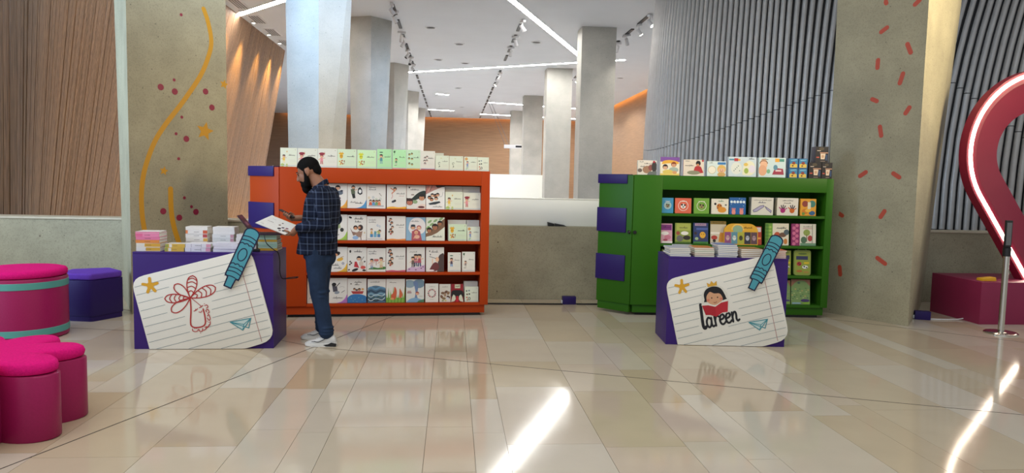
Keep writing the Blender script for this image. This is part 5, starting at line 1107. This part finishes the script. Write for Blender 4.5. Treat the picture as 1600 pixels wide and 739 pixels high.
stack(dl, 'plain white short stack on the left desk', .77, .05, DZ, .215, .16, [.027, .026, .026], [('dad8e2', 'dcdae4')], 'spine')
stack(dl, 'orange-ended rear stack on the left desk', .46, .24, DZ, .19, .16, [.036, .036, .036, .036, .036, .030], [('e4e0da', 'e4e0da'), ('e4e0da', 'd8a850'), ('e6e2dc', 'e6e2dc')], 'spine', [sp_art('dedad6', [(.8, 1, 'd8a850')])] * 3 + [sp_art('e2deda', [(.8, 1, 'b8484a')]), sp_art('e2deda', [(0, .1, 'e0804a'), (.8, 1, 'c85a3a')]), None])
stack(dl, 'white rear stack with pink end on the left desk', .70, .24, DZ, .19, .16, [.036, .036, .036, .036, .036, .030], [('e4e2de', 'e0dedc')], 'spine', [sp_art('d4d4d4', [(.84, 1, 'b88a98')])] * 4)
stack(dl, 'plain rear stack by the left desk crayon', .90, .24, DZ, .17, .15, [.038, .038, .036, .034], [('e6e2dc', 'e2deda')], 'spine')
zt = stack(dl, 'pile of green-edged books under the laptop', 1.10, .20, DZ, .17, .20, [.022, .02, .02, .02, .02, .02, .024], [('c89a30', 'd8a838'), ('a8c0a8', 'b0ccb4'), ('9ab8a0', 'a4c4ac'), ('b4ccb8', 'b8d0bc')], 'spine')
# right desk: stacks with page edges to the front
DR = .8585
wcols = [('8a98b8', 'c8d0d8'), ('b0b8c8', 'd8dce0'), ('9aa8b0', 'c8ccd0')]
stack(dr, 'leftmost stack on the right desk', .115, .03, DR, .20, .26, [.017] * 5, wcols, 'pages')
stack(dr, 'low stack behind the two leftmost on the right desk', .235, .30, DR, .19, .2, [.016] * 5, wcols, 'pages')
stack(dr, 'green-edged second stack on the right desk', .35, .03, DR, .19, .25, [.018] * 5, [('8aa078', 'b8c0a0'), ('c87a40', 'c8c0a8'), ('a0b090', 'c8ccb8')], 'pages')
stack(dr, 'tallest blue-white stack on the right desk', .575, .03, DR, .19, .24, [.0175] * 7, [('6a80b8', 'b0b8d0'), ('98a8c8', 'c8d0d8')], 'pages')
stack(dr, 'golden-covered stack next to the crayon on the right desk', .81, .03, DR, .205, .24, [.0175] * 5, [('a87838', 'c8a868'), ('b08848', 'd0b880')], 'pages')
stack(dr, 'orange stack right of the crayon on the right desk', 1.075, .03, DR, .13, .2, [.016] * 5, [('d0603c', 'e08858'), ('d87048', 'e09060')], 'pages')
# ---- laptop on its book pile, cable
lt = thing('laptop', 'open dark plum laptop balanced on a pile of books at the left desk', 'laptop', desk_pt(dl, 1.10, .17, zt), dl.rotation_euler.z + R(4))
MB().box(-.13, .16, 0, .21, 0, .014).build('base', 'laptop_shell', lt, bev=.003)
MB().box(-.115, .1, .015, .195, .014, .0155).build('keyboard', 'dark', lt)
ld = MB().box(-.004, .004, 0, .21, 0, .205).build('lid', 'laptop_shell', lt, bev=.002); ld.matrix_local = Matrix.Translation((-.128, 0, .014)) @ Matrix.Rotation(R(-38), 4, 'Y')
a = Art(.18, .19); a.rect(.0, .0, 1, 1, '2a1c34'); a.rect(.1, .82, .9, .94, '5a2a4a'); a.rect(.25, .4, .75, .62, '8a6a88'); a.build('screen', ld, 0, 0, mtx=Matrix(((0, -1, 0, .0045), (1, 0, 0, .012), (0, 0, 1, .008), (0, 0, 0, 1))), y=-.0004)
cbx = thing('laptop_cable', 'thin black charger cable hanging down the side of the left desk', 'cable', desk_pt(dl, 1.08, .16, .87))
MB().tube(smooth3([(0, 0, .14), (.03, -.03, .07), (.09, -.02, .012), (.125, .0, -.02), (.135, .02, -.1), (.128, .05, -.2), (.14, .1, -.27), (.2, .14, -.265), (.27, .15, -.26), (.24, .17, -.275), (.15, .15, -.28)]), .0045, 6).build('cord', 'cable_black', cbx, smooth=True)
cc = thing('charger', 'black laptop charger lying on the left desk in front of the book pile', 'charger', desk_pt(dl, .93, .07, DZ), dl.rotation_euler.z + R(6))
MB().box(0, .13, 0, .045, 0, .024).build('brick', 'black_metal', cc, bev=.005)
# ================================================================== THE MAN
# local frame: he faces -x, his left side is towards the viewer (-y), z up
man = thing('person', 'bearded person in navy plaid shirt, jeans and white trainers, reading a booklet', 'person', (-1.159, 6.702, 0), -YAW)
def remeshed(mb, name, mm, parent, voxel, smooth=4):
    me = bpy.data.meshes.new(name); me.from_pydata(mb.v, [], mb.f)
    bm = bmesh.new(); bm.from_mesh(me); bmesh.ops.recalc_face_normals(bm, faces=bm.faces); bm.to_mesh(me); bm.free()
    o = bpy.data.objects.new(name, me); C.objects.link(o)
    r = o.modifiers.new('r', 'REMESH'); r.mode = 'VOXEL'; r.voxel_size = voxel
    s = o.modifiers.new('s', 'SMOOTH'); s.factor = .5; s.iterations = smooth
    dg = bpy.context.evaluated_depsgraph_get(); me2 = bpy.data.meshes.new_from_object(o.evaluated_get(dg))
    bpy.data.objects.remove(o); bpy.data.meshes.remove(me)
    me2.name = name; me2.materials.clear(); me2.materials.append(M[mm])
    me2.polygons.foreach_set('use_smooth', [True] * len(me2.polygons))
    return link_mesh(name, me2, parent)
def limb(mb, pts, rs, n=16):
    mb.tube(pts, rs, n)
    for p, r in zip(pts, rs): mb.ball(p, (r, r, r), 14, 9)
def rings_x(mb, prof, n=24, pw=2.4):
    """torso: (z, x_front, x_back, half width) -> superelliptic rings"""
    rings = []
    for z, xf, xb, hw in prof:
        cx = (xf + xb) / 2; hx = (xb - xf) / 2; ring = []
        for k in range(n):
            t = 2 * PI * k / n; c, s = math.cos(t), math.sin(t)
            ring.append((cx + hx * math.copysign(abs(c) ** (2 / pw), c), hw * math.copysign(abs(s) ** (2 / pw), s), z))
        rings.append(ring)
    mb.loft(rings)
HC = Vector((-.172, 0, 1.592)); TL = R(27)
HF = Vector((-math.cos(TL), 0, -math.sin(TL))); HU = Vector((-math.sin(TL), 0, math.cos(TL)))
HROT = Matrix((( HF.x, 0, HU.x), (0, 1, 0), (HF.z, 0, HU.z)))
def hp_(f, u, l=0): return HC + HF * f + HU * u + Vector((0, l, 0))
# arm joints
LS, LE, LWr = Vector((.0, -.195, 1.395)), Vector((.052, -.255, 1.135)), Vector((-.225, -.175, 1.085))
RS, RE, RWr = Vector((-.01, .195, 1.395)), Vector((.02, .26, 1.15)), Vector((-.235, .115, 1.165))
HIPL, KNL, ANL = Vector((-.065, -.092, .90)), Vector((-.052, -.11, .50)), Vector((.028, -.125, .10))
HIPR, KNR, ANR = Vector((-.065, .092, .90)), Vector((-.085, .11, .50)), Vector((-.085, .16, .10))
# held things: booklet (near hand) and phone (far hand)
BO = Vector((-.587, -.215, 1.129)); BL = Vector((.267, 0, -.101)); BW = Vector((.095, .165, .062)); BN = BL.cross(BW).normalized()
def BP(a, b, h=0): return BO + BL * a + BW * b + BN * h
PL = Vector((.119, 0, -.062)).normalized(); PN = Vector((.062, 0, .119)).normalized(); PCc = Vector((-.385, .055, 1.205))
def PP(a, b, h=0): return PCc + PL * a + Vector((0, b, 0)) + PN * h
b = MB()
b.ball(hp_(-.018, .028), (.102, .078, .098), 24, 16, HROT); b.ball(hp_(.035, -.03), (.068, .064, .085), 20, 14, HROT); b.ball(hp_(.045, -.085), (.045, .048, .04), 16, 10, HROT)
b.ball(hp_(.113, -.026), (.019, .016, .014), 10, 8, HROT); b.tube([hp_(.09, .024), hp_(.116, -.02)], [.009, .014], 8)
b.ball(hp_(.082, .03), (.022, .05, .012), 12, 8, HROT); b.ball(hp_(.097, -.062), (.012, .024, .008), 10, 8, HROT)
for s in (-1, 1):
    b.ball(hp_(-.012, -.002, s * .08), (.022, .01, .034), 12, 9, HROT); b.ball(hp_(-.004, -.03, s * .077), (.012, .008, .012), 8, 6, HROT)
limb(b, [hp_(-.02, -.045), Vector((-.085, 0, 1.50)), Vector((-.035, 0, 1.42))], [.062, .064, .072])
rings_x(b, [(.84, -.16, .03, .135), (.95, -.16, .045, .14), (1.1, -.16, .065, .145), (1.25, -.165, .085, .175), (1.36, -.14, .08, .18), (1.43, -.1, .05, .12)])
for J in ((LS, LE, LWr), (RS, RE, RWr)): limb(b, [J[0], J[0].lerp(J[1], .5), J[1], J[1].lerp(J[2], .45), J[2]], [.055, .048, .041, .040, .028])
for J in ((HIPL, KNL, ANL), (HIPR, KNR, ANR)): limb(b, [J[0], J[0].lerp(J[1], .5), J[1], J[1].lerp(J[2], .4), J[2]], [.08, .075, .056, .052, .038])
def finger(pts, r): limb(b, pts, [r, r * .95, r * .9, r * .8][:len(pts)], 8)
# near (left) hand: palm behind the booklet end, fingers beneath, thumb on top
pc1 = BP(1.04, .42, -.018); limb(b, [LWr, LWr.lerp(pc1, .5), pc1], [.027, .03, .028], 12)
for bb in (.22, .4, .58): b.ball(BP(1.0, bb, -.018), (.02, .02, .014), 10, 8)
for i, bb in enumerate((.12, .30, .48, .66)):
    ln = (.20, .25, .27, .24)[i]
    finger([BP(.99, bb, -.018), BP(.99 - ln * .45, bb - .01, -.021), BP(.99 - ln * .8, bb - .02, -.016), BP(.99 - ln, bb - .02, -.0105)], .0088)
finger([BP(1.06, .25, .0), BP(.97, .2, .016), BP(.86, .22, .0125)], .0105)
# far (right) hand: cups the phone from below
pc2 = PP(.055, .03, -.024); limb(b, [RWr, RWr.lerp(pc2, .5), pc2, PP(.02, .02, -.024)], [.027, .03, .028, .025], 12)
for i, a_ in enumerate((-.012, .008, .028, .048)):
    finger([PP(a_, .012, -.024), PP(a_ - .004, -.03, -.023), PP(a_ - .006, -.047, -.004), PP(a_ - .006, -.042, .010)], .0085)
finger([PP(.07, .045, -.012), PP(.04, .047, .012), PP(.012, .03, .0155)], .0105)
body = remeshed(b, 'body', 'skin', man, .0048, 3)
# shirt: torso and sleeves in one cloth
b = MB()
rings_x(b, [(.842, -.272, .088, .198), (.90, -.264, .09, .198), (1.0, -.245, .09, .19), (1.12, -.222, .098, .19), (1.22, -.208, .112, .198), (1.31, -.196, .118, .205), (1.37, -.178, .105, .2), (1.415, -.155, .075, .17), (1.45, -.125, .035, .105), (1.475, -.115, .018, .082)], 28)
for J in ((LS, LE, LWr), (RS, RE, RWr)):
    e = J[1].lerp(J[2], .9); limb(b, [J[0] + Vector((.0, 0, -.005)), J[0].lerp(J[1], .5), J[1], J[1].lerp(J[2], .45), e], [.074, .066, .060, .055, .044])
# soft folds at elbow and waist
for p, r in ((LE + Vector((-.03, -.01, .03)), .05), (LE + Vector((-.05, .01, -.03)), .035), (Vector((.06, -.12, 1.0)), .05), (Vector((-.2, -.08, 1.03)), .05)): b.ball(p, (r, r, r))
remeshed(b, 'shirt', 'plaid', man, .009, 5)
cl = MB()    # stand collar
ring = lambda z, r, dx: [(-.066 + dx + r * .82 * math.cos(2 * PI * k / 24), r * math.sin(2 * PI * k / 24), z + .05 * math.cos(2 * PI * k / 24)) for k in range(24)]
cl.loft([ring(1.448, .088, .01), ring(1.475, .083, .006), ring(1.488, .078, .003), ring(1.487, .070, .003), ring(1.445, .07, .01)], caps=False)
cl.build('collar', 'plaid', man, smooth=True, ang=80)
# jeans
b = MB()
rings_x(b, [(.80, -.205, .064, .165), (.86, -.212, .068, .17), (.92, -.2, .06, .165)], 24)
limb(b, [HIPL + Vector((-.003, -.0, -.02)), Vector((-.066, -.098, .72)), KNL + Vector((0, 0, .06)), KNL, Vector((-.008, -.118, .33)), Vector((.03, -.125, .12))], [.108, .096, .081, .076, .071, .064])
limb(b, [HIPR + Vector((-.003, 0, -.02)), Vector((-.075, .098, .72)), KNR + Vector((0, 0, .06)), KNR, Vector((-.085, .135, .33)), Vector((-.085, .158, .11))], [.108, .096, .081, .076, .070, .063])
rr = random.Random(3)
for J in ((.03, -.125, .115, .067), (-.085, .158, .105, .065)):          # stacked hems and knee folds
    for k in range(3): b.ball((J[0] + rr.uniform(-.006, .006), J[1], J[2] + .03 * k), (J[3] + .006, J[3] + .005, .014))
for p in (KNL + Vector((.035, -.02, -.04)), KNL + Vector((.04, -.02, .0)), KNR + Vector((.04, 0, -.03))): b.ball(p, (.048, .062, .016))
b.ball((.0, -.06, .80), (.07, .09, .08)); b.ball((.0, .06, .80), (.07, .09, .08))
remeshed(b, 'jeans', 'denim', man, .008, 4)
# hair: short crop over skull top and back; beard: long, full
b = MB(); b.ball(hp_(-.022, .043), (.106, .082, .096), 24, 16, HROT)
b.ball(hp_(-.075, .0), (.05, .066, .07), 16, 12, HROT)
hm = remeshed(b, 'hair', 'hair', man, .006, 2)
bm = bmesh.new(); bm.from_mesh(hm.data); kill = []
for v_ in bm.verts:
    d = v_.co - HC; f_, u_ = d.dot(HF), d.dot(HU)
    if f_ > .058: lim = .072
    elif f_ > .018: lim = .072 - (.058 - f_) * 1.6
    elif f_ > -.038: lim = .030
    else: lim = .0 - (-.038 - f_) * 1.4
    if u_ < lim: kill.append(v_)
bmesh.ops.delete(bm, geom=kill, context='VERTS'); bm.to_mesh(hm.data); bm.free()
b = MB(); b.ball(hp_(.062, -.088), (.056, .056, .045), 18, 12, HROT); b.ball(hp_(.078, -.13), (.046, .05, .05), 16, 12, HROT); b.ball(hp_(.074, -.165), (.03, .036, .03), 14, 10, HROT); b.ball(hp_(.098, -.05), (.014, .036, .009), 12, 8, HROT)
for s in (-1, 1):
    limb(b, [hp_(.008, .032, s * .076), hp_(.014, -.02, s * .073), hp_(.026, -.062, s * .06), hp_(.05, -.1, s * .04)], [.008, .017, .026, .034], 10)
    b.tube([hp_(.1, -.048, s * .01), hp_(.088, -.06, s * .034), hp_(.066, -.085, s * .046)], [.009, .01, .016], 8)
remeshed(b, 'beard', 'hair', man, .006, 2)
for s in (-1, 1):
    MB().tube([hp_(.094, .034, s * .012), hp_(.091, .04, s * .03), hp_(.076, .034, s * .048)], [.004, .005, .003], 6).build('eyebrow', 'hair', man, smooth=True)
    ey = MB().ball(hp_(.086, .008, s * .030), (.007, .011, .005), 12, 8, HROT); ey = ey.build('eye', 'dark', man, smooth=True)
# trainers
def trainer(px, py, yaw=0):
    root = bpy.data.objects.new('shoe', None); C.objects.link(root); root.parent = man; root.location = (px, py, 0); root.rotation_euler = (0, 0, yaw)
    # local: toe at -x; origin under the ankle
    pr = [(.088, .02, .07, .030), (.07, .012, .098, .036), (.03, .012, .10, .038), (-.01, .012, .102, .04), (-.05, .012, .088, .042), (-.09, .012, .068, .046), (-.13, .014, .056, .047), (-.165, .02, .047, .038), (-.185, .028, .036, .018)]
    rings = []
    for x, z0, z1, hw in pr:
        cz = (z0 + z1) / 2; hz = (z1 - z0) / 2
        rings.append([(x, hw * math.copysign(abs(math.cos(t)) ** .8, math.cos(t)), cz + hz * math.copysign(abs(math.sin(t)) ** .75, math.sin(t))) for t in [2 * PI * k / 18 for k in range(18)]])
    up_ = MB().loft(rings).build('upper', 'shoe_white', root, smooth=True, ang=75)
    ol = [(.098, .0), (.09, .034), (.03, .042), (-.05, .046), (-.12, .052), (-.17, .042), (-.192, .015), (-.192, -.015), (-.17, -.042), (-.12, -.05), (-.05, -.044), (.03, -.042), (.09, -.034)]
    mb = MB(); mb.loft([[(x, y, .0 + (.006 if x < -.15 else 0)) for x, y in ol], [(x * 1.015, y * 1.04, .016 + (.006 if x < -.15 else 0)) for x, y in ol], [(x, y, .03 + (.006 if x > .02 else 0)) for x, y in ol]]); mb.build('sole', 'shoe_sole', root, smooth=True, ang=50)
    mb = MB(); mb.prism([(.095, .004), (.0, .006), (-.02, .018), (.02, .024), (.05, .04), (.098, .03)], -.0475, -.0425, 'xz'); mb.build('heel_panel', 'black_metal', root)
    a = Art(clamp=False); a.stroke(smooth_path([(-.10, .052), (-.07, .045), (-.03, .06), (.01, .085)], 4), .006, '20242c'); a.stroke([(-.1, .05), (-.125, .05)], .005, '20242c'); a.build('side_stripe', root, 0, 0, y=-.0478)
    for k in range(4): MB().tube([(-.02 - .022 * k, -.022, .098 - .011 * k), (-.024 - .022 * k, 0, .105 - .0115 * k), (-.02 - .022 * k, .022, .098 - .011 * k)], .004, 6).build('lace', 'shoe_sole', root, smooth=True)
trainer(.03, -.125, R(4)); trainer(-.092, .16, R(6))
# the booklet and the phone are held, so each is a thing of its own
def frame_mtx(o, x, y, z):
    x, y, z = x.normalized(), y.normalized(), z.normalized(); return Matrix(((x.x, y.x, z.x, o.x), (x.y, y.y, z.y, o.y), (x.z, y.z, z.z, o.z), (0, 0, 0, 1)))
MW = Matrix.Translation((-1.159, 6.702, 0)) @ Matrix.Rotation(-YAW, 4, 'Z')
bk = thing('booklet', 'thin white picture booklet held in the nearer hand of the bearded person', 'booklet')
bw = BW - BL.normalized() * BW.dot(BL.normalized()); bk.matrix_world = MW @ frame_mtx(BO, BL, bw, BN)
l_, w_ = BL.length, bw.length
sh = BW.dot(BL.normalized())
mb = MB(); mb.hexa([(0, 0, -.003), (l_, 0, -.003), (l_ + sh, w_, -.003), (sh, w_, -.003)], [(0, 0, .003), (l_, 0, .003), (l_ + sh, w_, .003), (sh, w_, .003)])
colored(mb, 'cover', bk, ['e0ded8'])
a = Art(l_, w_, clamp=False)
a.stroke([(.32, .985), (1.25, .985)], .02, 'd88a3c')
for x, y, r, c in ((.72, .25, .06, '3a3236'), (.8, .4, .05, '5a4a58'), (.66, .5, .04, '7a5a50'), (.88, .2, .05, '2a2628'), (.78, .12, .04, '6a5a60'), (.92, .45, .05, '8a5a68'), (.7, .7, .03, '4a3c38')): a.ell(x, y, r, r * .7, c, 30)
a.script(.35, .5, .2, .04, '8a8684', 3); a.script(.4, .75, .12, .03, '8a8684', 4); a.script(.18, .15, .1, .03, '9a9490', 4)
a.build('cover_print', bk, mtx=Matrix(((1, sh / w_ * 0, 0, 0), (0, 0, 1, 0), (0, -1, 0, 0), (0, 0, 0, 1))), y=-.0034)
phn = thing('smartphone', 'dark smartphone held in the farther hand of the bearded person', 'phone'); phn.matrix_world = MW @ frame_mtx(PCc, PL, Vector((0, 1, 0)), PN)
MB().box(-.077, .077, -.037, .037, -.0045, .0045).build('case', 'black_metal', phn, bev=.003)
MB().box(-.072, .072, -.034, .034, .0045, .0052).build('screen', 'dark', phn)
